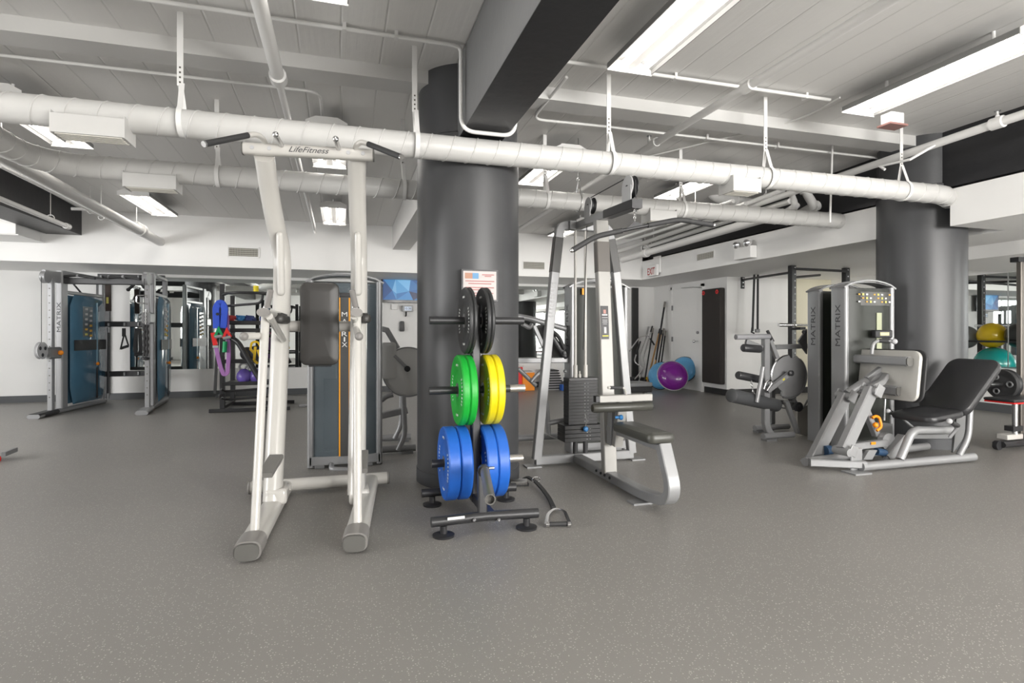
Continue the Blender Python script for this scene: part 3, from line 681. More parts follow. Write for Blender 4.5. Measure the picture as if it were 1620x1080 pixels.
# arms: front posts, arm rails, pads, grips
for s_, (f0,d0), bx, tx_, capx in ((-1,feet[0],404,420,417),(1,feet[1],565,565,564)):
    p0 = f0+d0*.19; p0.z = .085
    Yt = 3.52; p1 = P(tx_,500,Y=Yt)
    obj('front_post', MB().tube([p0,p1],.024,16), ivory, t)
    cpt = P(capx,494,Y=3.36); back = P(447 if s_<0 else 568,500,Y=4.16); back.z = cpt.z
    rail = obj('arm_rail', MB().oval([cpt,back],.032,.026,seg=20), ivory, t)
    obj('rail_cap', MB().oval([cpt+V((0,-.02,0)),cpt+V((0,.015,0))],.034,.024,seg=20), greyp, rail)
    ge = P(428 if s_<0 else 557,459,Y=3.34); gs = P(422 if s_<0 else 563,487,Y=3.38)
    g = obj('hand_grip', MB().tube([gs,ge],.0165,14), greyp, rail, label='dark grey upright hand grip'); obj('grip_collar', MB().tube([gs+(gs-ge)*.12,gs+(ge-gs)*.08],.019,14), chrome, g)
    pad_c = P(446 if s_<0 else 576,505,Y=3.84); pad_c.z = cpt.z-.055
    obj('arm_pad', MB().pad(pad_c,(1,0,0),(0,1,0),.075,.38,.055,r=.035,edge=.02), vinylg, rail)
    # lower side handle and diagonal brace
    hb = P(426 if s_<0 else 560,500,Y=3.42); he = P(448 if s_<0 else 568,537,Y=4.0)
    obj('brace', MB().tube([hb,he],.020,14), ivory, t)
    h0 = P(410,531,Y=3.50) if s_<0 else P(563,520,Y=3.50); h1 = P(386,532,Y=3.38) if s_<0 else P(568,532,Y=3.30)
    h = obj('low_handle', MB().tube([h0,h1],.020,14), ivory, t); obj('handle_cap', MB().ball(h1,.024,seg=16), greyp, h)
    # foot step
    s0, s1 = (P(419,752,Y=3.50),P(437,722,Y=3.74)) if s_<0 else (P(570,745,Y=3.50),P(572,715,Y=3.74))
    stp = obj('foot_step', MB().bar([s0,s1],.085,.03,bv=.006), mat('step_rubber',(.16,.155,.145),.55,bump=.4,bscale=120), t, label='dark ribbed foot step')
    obj('step_bracket', MB().bar([(s0+s1)/2+V((0,0,-.02)),V((s1.x,3.93,(s0.z+s1.z)/2-.02))],.05,.04), ivory, t)

# =================================================================== WEIGHT TREE
TX, TY = .822, 3.56
t = thing('weight_tree','dark grey upright weight tree standing before the near round column','weight rack',(TX,TY,0))
zs = (P(750,507,Y=TY).z, P(750,616,Y=TY).z, P(750,729,Y=TY).z)
obj('post', MB().bar([(TX,TY,.06),(TX,TY,zs[0]+.10)],.055,.075,up=(0,1,0)), gunm, t)
for i, z in enumerate(zs):
    lx = P((680,679,683)[i],510,Y=TY).x; rx_ = P((828,829,826)[i],510,Y=TY).x
    pg = obj('peg', MB().cyl((lx,TY,z),(TX,TY,z),.0245), gunm, t)
    pg2 = obj('peg', MB().cyl((TX,TY,z),(rx_,TY,z),.0245), gunm, t)
    if i: obj('peg_sleeve', MB().cyl((rx_-.10,TY,z),(rx_+.002,TY,z),.0255), mat('worn_steel',(.36,.34,.31),.3,.7), pg2, label='worn shiny peg end')
    obj('peg_sleeve', MB().cyl((lx-.002,TY,z),(lx+.09,TY,z),.0252), gunm, pg)
fa, fb = P(682,826,Z=.085), P(851,811,Z=.085); ra, rb = P(667,780,Z=.085), P(816,770,Z=.085)
for nm, u_, v_ in (('front_foot_bar',fa,fb),('rear_foot_bar',ra,rb)):
    mid = (u_+v_)/2+V((0,.015,.004)); fo = obj(nm, MB().tube([u_,mid,v_],.028,14), gunm, t)
    for q, k in ((u_,.07),(v_,-.07)):
        q = q+(v_-u_).normalized()*k; f_ = obj('foot_disc', MB().lathe([(.060,.0),(.062,.012),(.046,.016),(.020,.018),(.020,.06)],(q.x,q.y,0),seg=28), blk, fo)
m1, m2 = (fa+fb)/2, (ra+rb)/2
obj('spine', MB().bar([(TX,m1.y,.085),(TX,m2.y,.085)],.05,.06), gunm, t)
obj('name_plate', MB().ppoly([P(708,818.5,Y=fa.y-.034),P(735,815.5,Y=fa.y-.038),P(735,819.5,Y=fa.y-.038),P(708,822.5,Y=fa.y-.034)],(0,-1,0),.003), white_l, t, label='small white maker label')
for px_ in (750,789):
    q = P(px_,822,Y=fa.y-.03); obj('bolt', MB().lathe([(.010,0),(.010,.008),(.005,.012)],q,(0,-1,0),10), bolt_m, t)
# low forward peg on its own short post
h0, h1 = P(767,745,Z=.36), P(775.5,790,Z=.36)
obj('short_post', MB().bar([(h0.x,fa.y+.02,.09),(h0.x,fa.y+.03,.34)],.05,.05,up=(0,1,0)), gunm, t)
fpz = obj('forward_peg', MB().lathe([(.0,0.0),(.026,0),(.026,(h1-h0).length),(.021,(h1-h0).length),(.021,(h1-h0).length-.03),(0,(h1-h0).length-.03)],h0,h1-h0,20,cap=False), mat('peg_grey',(.17,.165,.155),.38,.4), t)
obj('peg_collar', MB().lathe([(.034,0),(.034,.03)],h0+V((0,.03,0)),h1-h0,20), gunm, fpz)
obj('peg_pin', MB().cyl(h0+V((.0,.02,.01)),h0+V((.06,.02,.01)),.008,10), bolt_m, fpz)
# plates
def marks(xf, c, r, m, parent, side):
    """short raised blocks round the face where the plate's lettering runs"""
    for k0, rr0 in ((0,.71),(1,.71),(2,.71),(3,.71)):
        g = MB()
        for j in range(8 if k0 % 2 else 3):
            a_ = k0*PI/2+ (j-(3.5 if k0 % 2 else 1))*.145
            q = V((xf, c[1]+r*rr0*math.sin(a_), c[2]+r*rr0*math.cos(a_)))
            g.obox(q,(.002,.006+.003*((j*7)%3),.019 if k0 % 2 else .013),rx=-a_)
        obj('raised_lettering', g, white_l, parent)
def plate(x0, x1, z, r, m, label, lm=True, side=-1, grp=None):
    c = (x0,TY,z); w_ = x1-x0
    o = thing('weight_plate', label, 'weight plate', (x0+w_/2,TY,z-r), grp)
    e = .008
    prof = [(.026,.006),(.055,.006),(.062,.010),(r*.56,.010),(r*.60,.004),(r*.84,.004),(r*.88,0),(r-e,0),(r,e),(r,w_-e),(r-e,w_),(r*.88,w_),(r*.84,w_-.004),(r*.60,w_-.004),(r*.56,w_-.010),(.062,w_-.010),(.055,w_-.006),(.026,w_-.006),(.026,.006)]
    body = obj('plate_body', MB().lathe(prof,c,(1,0,0),64,cap=False), m, o, smooth=35)
    obj('hub_ring', MB().lathe([(.0262,.004),(.046,.004),(.046,w_-.004),(.0262,w_-.004),(.0262,.004)],c,(1,0,0),32,cap=False), steel, o)
    if lm: marks(x0+.003, c, r, white_l, body, -1)
    return o
black_p = mat('black_plate_rubber',(.035,.036,.037),.42)
BG, WG = 'bumper plates on the weight tree', None
G_ = 'coloured bumper plates on the weight tree'
rb_ = .222
plate(.744,.767,zs[0]+.0,.215,black_p,'outer thin black plate on the left of the top peg, white lettering showing',grp='thin black plates on the top pegs')
plate(.768,.791,zs[0]+.0,.215,black_p,'thin black plate on the left top peg, tucked against the post',False,grp='thin black plates on the top pegs')
plate(.856,.879,zs[0]+.0,.215,black_p,'thin black plate on the right top peg, nearest the post, its lettered face showing',grp='thin black plates on the top pegs')
plate(.880,.903,zs[0]+.0,.215,black_p,'outer thin black plate on the right of the top peg',False,grp='thin black plates on the top pegs')
plate(.700,.745,zs[1]+.0,.226,green_m,'outer green bumper plate with white lettering on the middle peg',grp=G_)
plate(.746,.792,zs[1]+.0,.226,green_m,'inner green bumper plate on the middle peg beside the post',False,grp=G_)
plate(.868,.917,zs[1]+.0,.226,yell_m,'inner yellow bumper plate on the middle peg beside the post',grp=G_)
plate(.918,.966,zs[1]+.0,.226,yell_m,'outer yellow bumper plate on the right of the middle peg',False,grp=G_)
plate(.612,.686,zs[2]+.0,.231,blue_m,'outer blue bumper plate with white lettering on the left bottom peg',grp=G_)
plate(.690,.762,zs[2]+.0,.231,blue_m,'inner blue bumper plate on the left bottom peg',False,grp=G_)
plate(.850,.920,zs[2]+.0,.231,blue_m,'inner blue bumper plate on the right bottom peg, lettered face half hidden',grp=G_)
plate(.922,.994,zs[2]+.0,.231,blue_m,'outer blue bumper plate on the right bottom peg',False,grp=G_)

# stirrup handle with webbing lying on the floor
q = lambda x, y, z=.02: P(x,y,Z=z)
t = thing('stirrup_attachment','chrome stirrup handle on a black strap, lying on the floor by the weight tree','cable handle',q(884,828,0))
obj('stirrup', MB().bar(bend([q(864,829,.02),q(867,812,.02),q(879,803.5,.022),q(893,808,.02),q(901.5,828,.02)],.05,6),.022,.006), chrome, t)
g = obj('grip', MB().tube([q(865,829),q(901,828)],.013,12), rub, t)
for x in (866,900): obj('grip_end', MB().tube([q(x-2,829),q(x+3,829)],.016,12), chrome, g)
obj('strap', MB().bar(bend([q(876,803,.02),q(869,788,.02),q(858,773,.03),q(847,761,.035),q(834,754,.045),q(827,757,.03)],.06,6),.03,.014), rub, t)
obj('strap_ring', MB().tube([q(848,763,.03)+V((.03*math.cos(k*PI/8),.0,.02+.02*math.sin(k*PI/8))) for k in range(16)],.004,6,closed=True), chrome, t)
t = thing('cable_attachment','chrome handle lying against the rear foot of the weight tree','cable handle',q(814,762,0))
obj('handle_cuff', MB().bar([q(808,762,.035),q(834,762,.035)],.045,.045,bv=.015), chrome, t)
obj('handle_base', MB().bar([q(810,766,.012),q(836,765,.012)],.05,.02), blk, t)

# =================================================================== LAT PULLDOWN
LX, LYB = 1.965, 4.56
t = thing('lat_pulldown','silver lat pulldown machine with weight stack and seat, right of the near round column','exercise machine',(LX,4.1,0))
lb_, rb2 = P(847,735,Y=LYB).x, P(1000,725,Y=LYB).x
obj('rear_base_bar', MB().bar([(lb_,LYB,.05),(rb2,LYB,.05)],.06,.075,bv=.006), silver, t)
for x in (lb_,rb2): obj('foot_plate', MB().obox((x+(-.03 if x==lb_ else .03),LYB-.01,.006),(.13,.12,.012)), silver, t)
obj('spine', MB().bar(bend([(LX,LYB,.05),(LX,3.36,.05),(LX,3.02,.10),(LX,3.17,.43)],.20,8),.085,.065,bv=.006), silver, t)
obj('foot_plate', MB().obox((LX-.05,3.38,.006),(.14,.10,.012)), silver, t)
# side uprights curving over into the head
for s_, pts in ((-1,((849,733),(865,560),(877,431),(883,376),(886,346),(915,341))),(1,((999,724),(985,560),(974,431),(965,379),(961,346),(935,341)))):
    pp = [P(x,y,Y=LYB) for x,y in pts]; pp[0].z = .06; pp[-1].x = LX; pp[-1].z = pp[-2].z = 2.075
    u_ = obj('side_upright', MB().bar(bend(pp,.12,7),.075,.062,up=(0,1,0),bv=.006), silver, t)
    a, b_ = pp[2], pp[3]
    obj('dark_sleeve', MB().bar([a,b_],.080,.067,up=(0,1,0),bv=.006), mat('sleeve_charcoal',(.055,.054,.052),.4), u_, label='dark grey sleeve')
    w_ = MB()
    if s_ < 0:
        c0 = P(869,470,Y=LYB-.036)
        for k in range(10):
            q_ = pp[1]+(pp[2]-pp[1])*(.46+.045*k); obj('side_marking', MB().obox(q_+V((-.012,-.032,0)),(.022,.003,.016)), paleg, u_)
# front mast
m0, m1_ = V((LX,3.93,.07)), V((LX,4.08,2.03))
mast = obj('front_mast', MB().bar([m0,m1_],.105,.065,up=(0,1,0),bv=.006), mat('pale_silver_coat',(.33,.322,.305),.4,.1), t)
dm = (m1_-m0).normalized(); fz = P(948,430,Y=4.02).z
s0 = m0+dm*((fz-m0.z)/dm.z)
obj('dark_sleeve', MB().bar([s0,s0+dm*.24],.110,.070,up=(0,1,0),bv=.006), mat('taupe_sleeve',(.105,.095,.085),.42), mast, label='dark taupe sleeve')
pc = m0+dm*((P(954,510,Y=4.0).z-m0.z)/dm.z)+V((-.012,-.035,0)); nf = V((0,-dm.z,dm.y)).normalized()
plc = obj('instruction_placard', MB().ppoly([pc+V((-.032,0,0))-dm*.13,pc+V((.032,0,0))-dm*.13,pc+V((.032,0,0))+dm*.13,pc+V((-.032,0,0))+dm*.13],nf,.002), blk, mast, label='black instruction placard')
for z_, h_, w2, m_ in ((.085,.03,.022,mat('figure_rose',(.40,.20,.17),.5)),(.06,.008,.045,white_l),(.038,.004,.05,paleg),(.02,.003,.045,paleg),(.01,.003,.04,paleg),(0,.003,.045,paleg),(-.012,.003,.035,paleg),(-.06,.05,.02,paleg),(-.105,.008,.05,mat('yellow_print',(.7,.6,.05),.5))):
    cc = pc+dm*z_+nf*.003
    obj('placard_print', MB().ppoly([cc+V((-w2/2,0,0))-dm*h_/2,cc+V((w2/2,0,0))-dm*h_/2,cc+V((w2/2,0,0))+dm*h_/2,cc+V((-w2/2,0,0))+dm*h_/2],nf,.0008), m_, plc)
# boom and pulleys
obj('boom', MB().bar([(LX,LYB+.06,2.075),(LX,3.92,2.06)],.07,.06,bv=.005), silver, t)
obj('boom_nose', MB().bar([(LX,3.96,2.06),(LX,3.50,2.045)],.080,.066,bv=.005), blkm, t, label='charcoal front half of the boom')
for (px_,py_), r in (((995,295.5),.078),((931.5,325),.066)):
    Yc = {995:3.60,931.5:4.27}[px_]; c = P(px_,py_,Y=Yc); c.x = LX
    pl = obj('pulley', MB().lathe([(r,-.014),(r-.012,-.004),(r-.012,.004),(r,.014)],c,(1,0,0),32), blk, t)
    obj('pulley_guard', MB().lathe([(r*1.02,-.026),(r*1.02,-.018)],c,(1,0,0),32), mat('guard_grey',(.42,.42,.42),.5), pl); obj('guard_plate', MB().obox((LX-.030,Yc,(c.z+2.08)/2),(.006,r*1.7,c.z-2.08)), mat('guard_grey',(0,0,0)), pl)
    obj('pulley_guard', MB().lathe([(r*1.02,.018),(r*1.02,.024)],c,(1,0,0),32), blk, pl)
    obj('axle_bolt', MB().cyl(c+V((-.032,0,0)),c+V((.032,0,0)),.011,12), blk, pl)
c1 = V((LX,3.60,P(995,295.5,Y=3.60).z)); c2 = V((LX,4.27,P(931.5,325,Y=4.27).z))
obj('cable', MB().tube([(LX,4.42,1.0),(LX,4.34,2.12),(LX,4.30,c2.z+.066),(LX,3.60,c1.z+.078),(LX,3.53,c1.z+.03),(LX,3.515,1.99)],.004,8), rub, t)
obj('head_bracket', MB().obox((LX-.06,LYB-.02,2.075),(.06,.09,.075)), silver, t, bev=.005)
# stack: guide rods, plates, selector
SX, SY = 2.0, 4.56
for x in (SX-.048,SX+.048):
    g = obj('guide_rod', MB().cyl((x,SY,.09),(x,SY,2.05),.012), ivory, t)
    obj('rod_sleeve', MB().cyl((x,SY,.735),(x,SY,.86),.019), ivory, g)
    obj('rod_bumper', MB().cyl((x,SY,.085),(x,SY,.23),.022), rub, g)
zt, zm, zb2 = P(918,602,Y=SY-.06).z, P(918,671,Y=SY-.06).z, P(918,697,Y=SY-.06).z
ss = obj('stack_frame_plate', MB().obox((SX,SY+.0,zt+.012),(.27,.13,.024)), blkm, t, bev=.003)
st_ = mat('weight_stack_black',(.017,.017,.018),.5)
N1 = 14
for k in range(N1):
    z0_ = zm+(zt-zm)*k/N1; obj('stack_plate', MB().obox((SX,SY,z0_+(zt-zm)/N1/2),(.27,.12,(zt-zm)/N1-.0015)), st_, t)
for k in range(4):
    h_ = (zm-zb2)/4; obj('stack_plate', MB().obox((SX-.01,SY-.02,zb2+h_*(k+.5)),(.36,.17,h_-.0015)), st_, t, bev=.002)
g = MB()
for k in range(17): g.obox((SX+.016,SY-.062 if k>3 else SY-.107,zb2+.02+k*(zt-zb2-.03)/16.5),(.008,.004,.005))
obj('plate_numbers', g, paleg, t)
g = MB()
for k in range(17): g.obox((SX+.045,SY-.062 if k>3 else SY-.107,zb2+.02+k*(zt-zb2-.03)/16.5),(.004,.004,.006))
obj('plate_numbers', g, paleg, t)
kp = P(925.5,678,Y=SY-.12); obj('selector_pin', MB().lathe([(.008,-.02),(.010,.0),(.021,.005),(.023,.02),(.015,.03),(0,.032)],kp,(0,-1,0),18), bluek, t, label='blue selector pin')
obj('pin_tether', MB().tube(bend([kp+V((.0,0,.02)),kp+V((.02,0,.06)),kp+V((.01,.02,.12))],.02),.003,6), steel, t)
obj('cable_end', MB().lathe([(.012,0),(.012,.03),(.006,.035),(.006,.06)],(SX-.006,SY,zt+.02)), ivory, t)
# thigh roller and its carrier
RZ = P(985,643,Y=3.72).z
rx0, rx1 = P(937,640,Y=3.70).x, P(1031,640,Y=3.70).x
obj('thigh_roller', MB().lathe([(.0,-.004),(.026,0),(.034,.012),(.034,(rx1-rx0)-.012),(.026,rx1-rx0),(0,rx1-rx0+.004)],(rx0,3.70,RZ),(1,0,0),24), vinylo, t)
bz = P(985,630,Y=3.66).z
cr = obj('roller_carrier', MB().bar([(rx0+.04,3.68,bz),(rx1-.02,3.68,bz)],.05,.05,bv=.004), mats_ := mat('pale_silver_coat',(0,0,0)), t)
obj('end_plug', MB().bar([(rx0+.01,3.68,bz),(rx0+.045,3.68,bz)],.046,.046,bv=.004), blk, cr)
g0, g1, g2 = P(963,613,Y=3.60), P(988,613,Y=3.62), P(991,626,Y=3.68)
lv = obj('adjust_lever', MB().tube(bend([g0,g1,g2],.03),.007,8), ivory, cr); obj('lever_grip', MB().tube([P(966,613,Y=3.60),P(984,613,Y=3.618)],.012,10), rub, lv); obj('lever_tip', MB().ball(g0,.011,seg=10), ivory, lv)
ad = obj('adjust_post', MB().bar([(LX,3.80,P(970,705,Y=3.80).z),(LX,3.72,bz)],.07,.05,up=(0,1,0),bv=.004), mats_, t)
obj('adjust_housing', MB().bar([(LX-.0,3.86,.30),(LX,3.84,.62)],.085,.07,up=(0,1,0),bv=.004), silver, t)
kq = P(973,660,Y=3.70); kn = obj('pop_pin', MB().lathe([(.010,0),(.010,.03),(.018,.032),(.020,.05),(.012,.058)],kq,(1,-.3,0),16), bluek, ad, label='blue pop pin')
for px_, py_ in ((944,747),(951,751),(957,755),(965,760)):
    obj('bolt', MB().lathe([(.011,0),(.011,.008),(.006,.012)],V((LX-.043,P(px_,py_,X=LX-.043).y,.055)),(-1,0,0),8), blk, t)
# seat
obj('seat', MB().pad((LX-.01,3.42,.435),(1,0,0),(0,1,0),.20,.54,.065,r=.05,edge=.022,crown=.006,n=6), vinylo, t)
obj('seat_rail', MB().bar([(LX,3.17,.41),(LX,3.93,.41)],.06,.045), silver, t)
# pulldown bar hanging from the boom
bp0 = P(1003,352,Y=3.515); hb = thing('pulldown_bar','long black cambered pulldown bar hanging from the lat pulldown boom','cable bar',bp0)
pts = [P(905,396,Y=3.51),P(942,374,Y=3.51),P(1005,360,Y=3.51),P(1074,347,Y=3.51),P(1129,356,Y=3.51)]
br = obj('bar_shaft', MB().tube(bend(pts,.06,6),.0135,14), blkm, hb)
def along(A,B,a_,b2): return [A+(B-A)*a_, A+(B-A)*b2]
g = MB().tube(bend([along(pts[0],pts[1],.03,0)[0],pts[1],along(pts[1],pts[2],.66,0)[0]],.06,6),.0185,14); obj('rubber_grip', g, rub, br)
g = MB().tube(bend([along(pts[2],pts[3],.28,0)[0],pts[3],along(pts[3],pts[4],.97,0)[0]],.06,6),.0185,14); obj('rubber_grip', g, rub, br)
for q_ in (pts[0],pts[4]): obj('bar_end', MB().ball(q_,.016,seg=12), chrome, br)
obj('swivel_plate', MB().ppoly([P(990,362,Y=3.50),P(1022,357,Y=3.50),P(1008,351,Y=3.50),P(1003,351,Y=3.50)],(0,1,0),.014), blk, hb)
for k in range(4):
    q_ = P(1004,349-k*5.2,Y=3.512); obj('chain_link', MB().tube([q_+V((.007*math.cos(a_) if k%2 else 0,0 if k%2 else .007*math.cos(a_),.013*math.sin(a_))) for a_ in [j*PI/6 for j in range(12)]],.003,6,closed=True), chrome, hb)
obj('carabiner_ball', MB().ball(P(1005,327,Y=3.515),.016,seg=12), blk, hb)

# =================================================================== STACK TOWERS
shg = bpy.data.materials.new('tinted_clear_shroud'); shg.use_nodes = True
def tinted(name, c, a, rough=.28):
    m = bpy.data.materials.new(name); m.use_nodes = True; b = m.node_tree.nodes['Principled BSDF']
    b.inputs['Base Color'].default_value = (*c,1); b.inputs['Alpha'].default_value = a; b.inputs['Roughness'].default_value = rough
    b.inputs['Specular IOR Level'].default_value = .35; return m
sh_grey = tinted('tinted_grey_shroud',(.13,.16,.18),.62); sh_olive = tinted('tinted_olive_shroud',(.030,.033,.028),.95,.42); sh_blue = tinted('tinted_blue_shroud',(.05,.17,.27),.78)
stackm = mat('stack_charcoal',(.045,.05,.055),.5)
def bowed(x0, x1, y, z0, z1, d, th=.006, n=10):
    """panel bowed outwards by d (towards -y when d>0), as one solid sheet"""
    m = MB(); o = []; i_ = []
    for k in range(n+1):
        u = k/n; b_ = d*(1-(2*u-1)**4); o.append((x0+(x1-x0)*u, y-b_)); i_.append((x0+(x1-x0)*u, y-b_+math.copysign(th,d)))
    poly = o+i_[::-1]; m.prism(poly,(0,0,z0),(1,0,0),(0,1,0),z1-z0); return m
def grooved(cx_, cy_, w_, d, z0, z1, n):
    m = MB(); h = (z1-z0)/n; pts = []
    L1 = []
    for k in range(n): L1 += [(w_/2-.002,z0+k*h),(w_/2,z0+k*h+.002),(w_/2,z0+(k+1)*h-.002),(w_/2-.002,z0+(k+1)*h)]
    poly = L1+[(-a_,b_) for a_, b_ in L1[::-1]]
    return m.prism([(a_,b_) for a_, b_ in poly],(cx_,cy_+d/2,0),(1,0,0),(0,0,1),d)
def tower(name, label, x0, x1, y0, dep, H_, sh, strip=False, sidetext=True, placard=False, parent=None):
    t = thing(name,label,'exercise machine',((x0+x1)/2,y0+dep/2,0))
    yb = y0+dep; pw = .052
    for s_, x in ((-1,x0),(1,x1-pw)):
        pst = obj('end_post', MB().prism([(a_+x+pw/2,b_+(y0+yb)/2) for a_, b_ in rrect(pw,dep,.02,5)],(0,0,.01),(1,0,0),(0,1,0),H_-.01), silver, t, smooth=30)
        if sidetext and s_ < 0:
            text('post_lettering','MATRIX',V((x0,(y0+yb)/2,H_-.37)),(0,0,1),(0,1,0),.055,grey_l,pst,fitw=.40)
    ym = (y0+yb)/2
    f1 = obj('front_shroud', bowed(x0+pw,x1-pw,y0+.02,.10,H_-.02,.035), sh, t, smooth=50)
    f2 = obj('rear_shroud', bowed(x0+pw,x1-pw,yb-.02,.10,H_-.02,-.035), sh, t, smooth=50)
    obj('weight_stack', grooved((x0+x1)/2-.02,ym,(x1-x0)*.52,min(.12,dep-.04),.16,.16+(H_*.37),15), stackm, t)
    for dx in (-.07,.03): obj('guide_rod', MB().cyl(((x0+x1)/2+dx,ym,.1),((x0+x1)/2+dx,ym,H_-.03),.01,10), steel, t)
    b_ = MB(); b_.box((x0+.01,y0+.0,.025),(x1-.01,y0+.03,.10)); obj('base_plate', b_, silver, t, bev=.004)
    obj('base_plate', MB().box((x0+.01,yb-.03,.025),(x1-.01,yb,.10)), silver, t, bev=.004)
    for x in (x0+.10,x1-.12):
        obj('levelling_foot', MB().box((x-.04,y0-.01,0),(x+.04,y0+.05,.03)), silverd, t, bev=.004)
    # cap and the two arched handles above it
    cp = [(x0-.01,0)]; n = 10
    tp = [(x0-.01+(x1-x0+.02)*k/n, .055*(1-(2*k/n-1)**2)) for k in range(n+1)]
    m = MB()
    for yy_ in (y0-.004,):
        m.prism([(a_,b_) for a_, b_ in [(x0-.01,-.02)]+[(x1+.01,-.02)]+[(a_,b_+.006) for a_, b_ in tp[::-1]]],(0,yb-.0,H_),(1,0,0),(0,0,1),dep)
    obj('top_cap', MB().box((x0+.02,y0+.02,H_-.05),(x1-.02,yb-.02,H_-.01)), blk, t, bev=.004)
    for yy_, dn in ((y0+.01,0),(yb-.01,0)):
        obj('arched_handle', MB().bar([(x0-.012,yy_,H_-.012)]+[(a_,yy_,H_+b_*1.15) for a_, b_ in tp[1:-1]]+[(x1+.012,yy_,H_-.012)],.016,.022,up=(0,1,0)), silver, t)
    m.b.free()
    sk = obj('top_skin', MB().sweep([(a_,ym,H_-.004+b_*.9) for a_, b_ in tp],[(-dep*.42,-.002),(dep*.42,-.002),(dep*.42,.002),(-dep*.42,.002)],up=(0,0,1)), silver if not strip else sh, t)
    if strip:
        xs_ = P(545,600,Y=y0-.02).x
        st = obj('centre_strip', MB().box((xs_-.045,y0-.032,.10),(xs_+.045,y0-.018,P(545,470,Y=y0-.02).z)), mat('strip_charcoal',(.05,.05,.05),.4), t)
        for dx in (-.040,.040): obj('amber_line', MB().box((xs_+dx-.006,y0-.034,.10),(xs_+dx+.006,y0-.0322,P(545,471,Y=y0-.02).z)), amber, st)
        for ch, py in zip('MATRIX',(497,508,520,528,536.5,545)):
            if py > 500 or 1: text('strip_lettering',ch,V((xs_,y0-.0325,P(545,py,Y=y0-.03).z)),(1,0,0),(0,0,1),.038,white_l,st,fitw=(.012 if ch=='I' else .045))
        obj('strip_head', MB().box((xs_-.06,y0-.034,P(545,470,Y=y0-.02).z+.002),(xs_+.06,y0-.016,P(545,463,Y=y0-.02).z)), blk, t, bev=.003)
    if placard:
        z1 = H_-.03; pl = obj('placard_band', bowed(x0+.10,x1-.05,y0+.018,z1-.15,z1-.02,.040), mat('placard_grey',(.09,.09,.085),.4), t)
        cs = [mat('print_amber',(.6,.35,.06),.5),mat('print_red',(.45,.1,.06),.5),white_l,mat('print_yellow',(.6,.55,.15),.5)]
        k = 0
        for r_ in range(3):
            for c_ in range(9):
                if (c_*5+r_*3) % 4 == 3: continue
                xx = x0+.14+c_*(x1-x0-.22)/8.5; k += 1
                obj('placard_print', MB().obox((xx,y0-.0245,z1-.045-r_*.035),(.022,.002,.014+.006*((c_+r_)%2)),rz=0), cs[(c_*3+r_) % 4], pl)
        obj('clear_slot', MB().box((x0+(x1-x0)*.58,y0-.022,.75),(x0+(x1-x0)*.68,y0-.017,z1-.22)), mat('pale_slot',(.38,.40,.27),.4), t)
    return t
HT = 1.585
ta = tower('leg_curl_machine','leg machine with amber-striped dark shroud, standing behind the dip tower',-.285,.33,5.0,.20,HT,sh_grey,strip=True,sidetext=False)
tb = tower('chest_press_machine','chest press machine with olive shroud, standing behind the lat pulldown',2.05,2.66,4.90,.17,HT,sh_olive,placard=False)
tcw = tower('leg_extension_machine','leg extension machine with round cam disc, left of the two side-by-side silver stack towers',4.71,5.31,4.64,.17,HT,sh_olive)
td = tower('leg_press_machine','silver leg press with reclined black seat, in front of the far right column',4.57,5.19,4.20,.175,HT,sh_olive,placard=True)
# ---- leg machine behind the dip tower: cam and frame at its right
YA = 5.45
def T(pts, Y_, r, name, m, par, seg=14, rad=.06, **k):
    return obj(name, MB().tube(bend([P(x,y,Y=Y_) for x, y in pts],rad,5),r,seg), m, par, **k)
def B(pts, Y_, w_, h, name, m, par, up=(0,1,0), **k):
    return obj(name, MB().bar([P(x,y,Y=Y_) for x, y in pts],w_,h,up=up), m, par, **k)
c = P(645,588,Y=YA)
cam_ = obj('cam_disc', MB().lathe([(0,0),(.228,0),(.234,.004),(.234,.022),(.228,.026),(0,.026)],c,(0,-1,0),56), mat('cam_grey',(.60,.595,.58),.42,.05), ta)
obj('cam_rim', MB().lathe([(.228,-.004),(.240,-.004),(.240,.030),(.228,.030),(.228,-.004)],c,(0,-1,0),56,cap=False), silver, cam_)
pp = P(615,570,Y=YA-.06); cvw = P(627,570,Y=YA-.06).x-P(603,570,Y=YA-.06).x
obj('cover_plate', MB().pad(pp,(1,0,0),(0,0,1),cvw,.34,.02,r=.03,edge=.005,crown=0), mat('cam_grey',(0,0,0)), ta)
B([(624,562),(644,582)],YA-.07,.03,.035,'link_arm',silver,ta); kb = P(644,583,Y=YA-.10); obj('pivot_knob', MB().lathe([(.028,0),(.028,.03),(.012,.04),(0,.04)],kb,(0,-1,0),18), blk, ta)
B([(604,520),(612,522),(629,551)],YA,.05,.07,'upper_frame',silver,ta)
T([(603,633),(612,626),(622,624)],YA,.026,'curved_frame',silver,ta)
B([(602,657),(644,648)],YA-.05,.06,.075,'cross_frame',silver,ta)
T([(638,626),(640,665),(641,688),(630,712)],YA-.15,.024,'front_leg',silver,ta,rad=.08)
T([(635,626),(635,672),(624,694)],YA+.25,.024,'rear_leg',silver,ta,rad=.08)
for (x0_,x1_,py,nm) in ((600,659,711,'floor_tube'),(600,651,693,'floor_tube')):
    a_, b_ = P(x0_,py,Z=.045), P(x1_,py-1,Z=.045); b_.y = a_.y; f_ = obj(nm, MB().tube([a_,b_],.034,16), silver, ta); obj('levelling_foot', MB().obox((b_.x-.08,b_.y-.02,.012),(.10,.08,.024)), silverd, f_)
a_ = P(473,642,Y=5.9); b_ = P(490,641,Y=5.9); obj('rear_stub', MB().tube([a_,b_],.018,10), silver, ta)
obj('base_loop', MB().tube(bend([P(525,735,Y=4.97),P(524,742,Y=4.90),P(553,743,Y=4.88)],.05,5),.022,12), silver, ta)
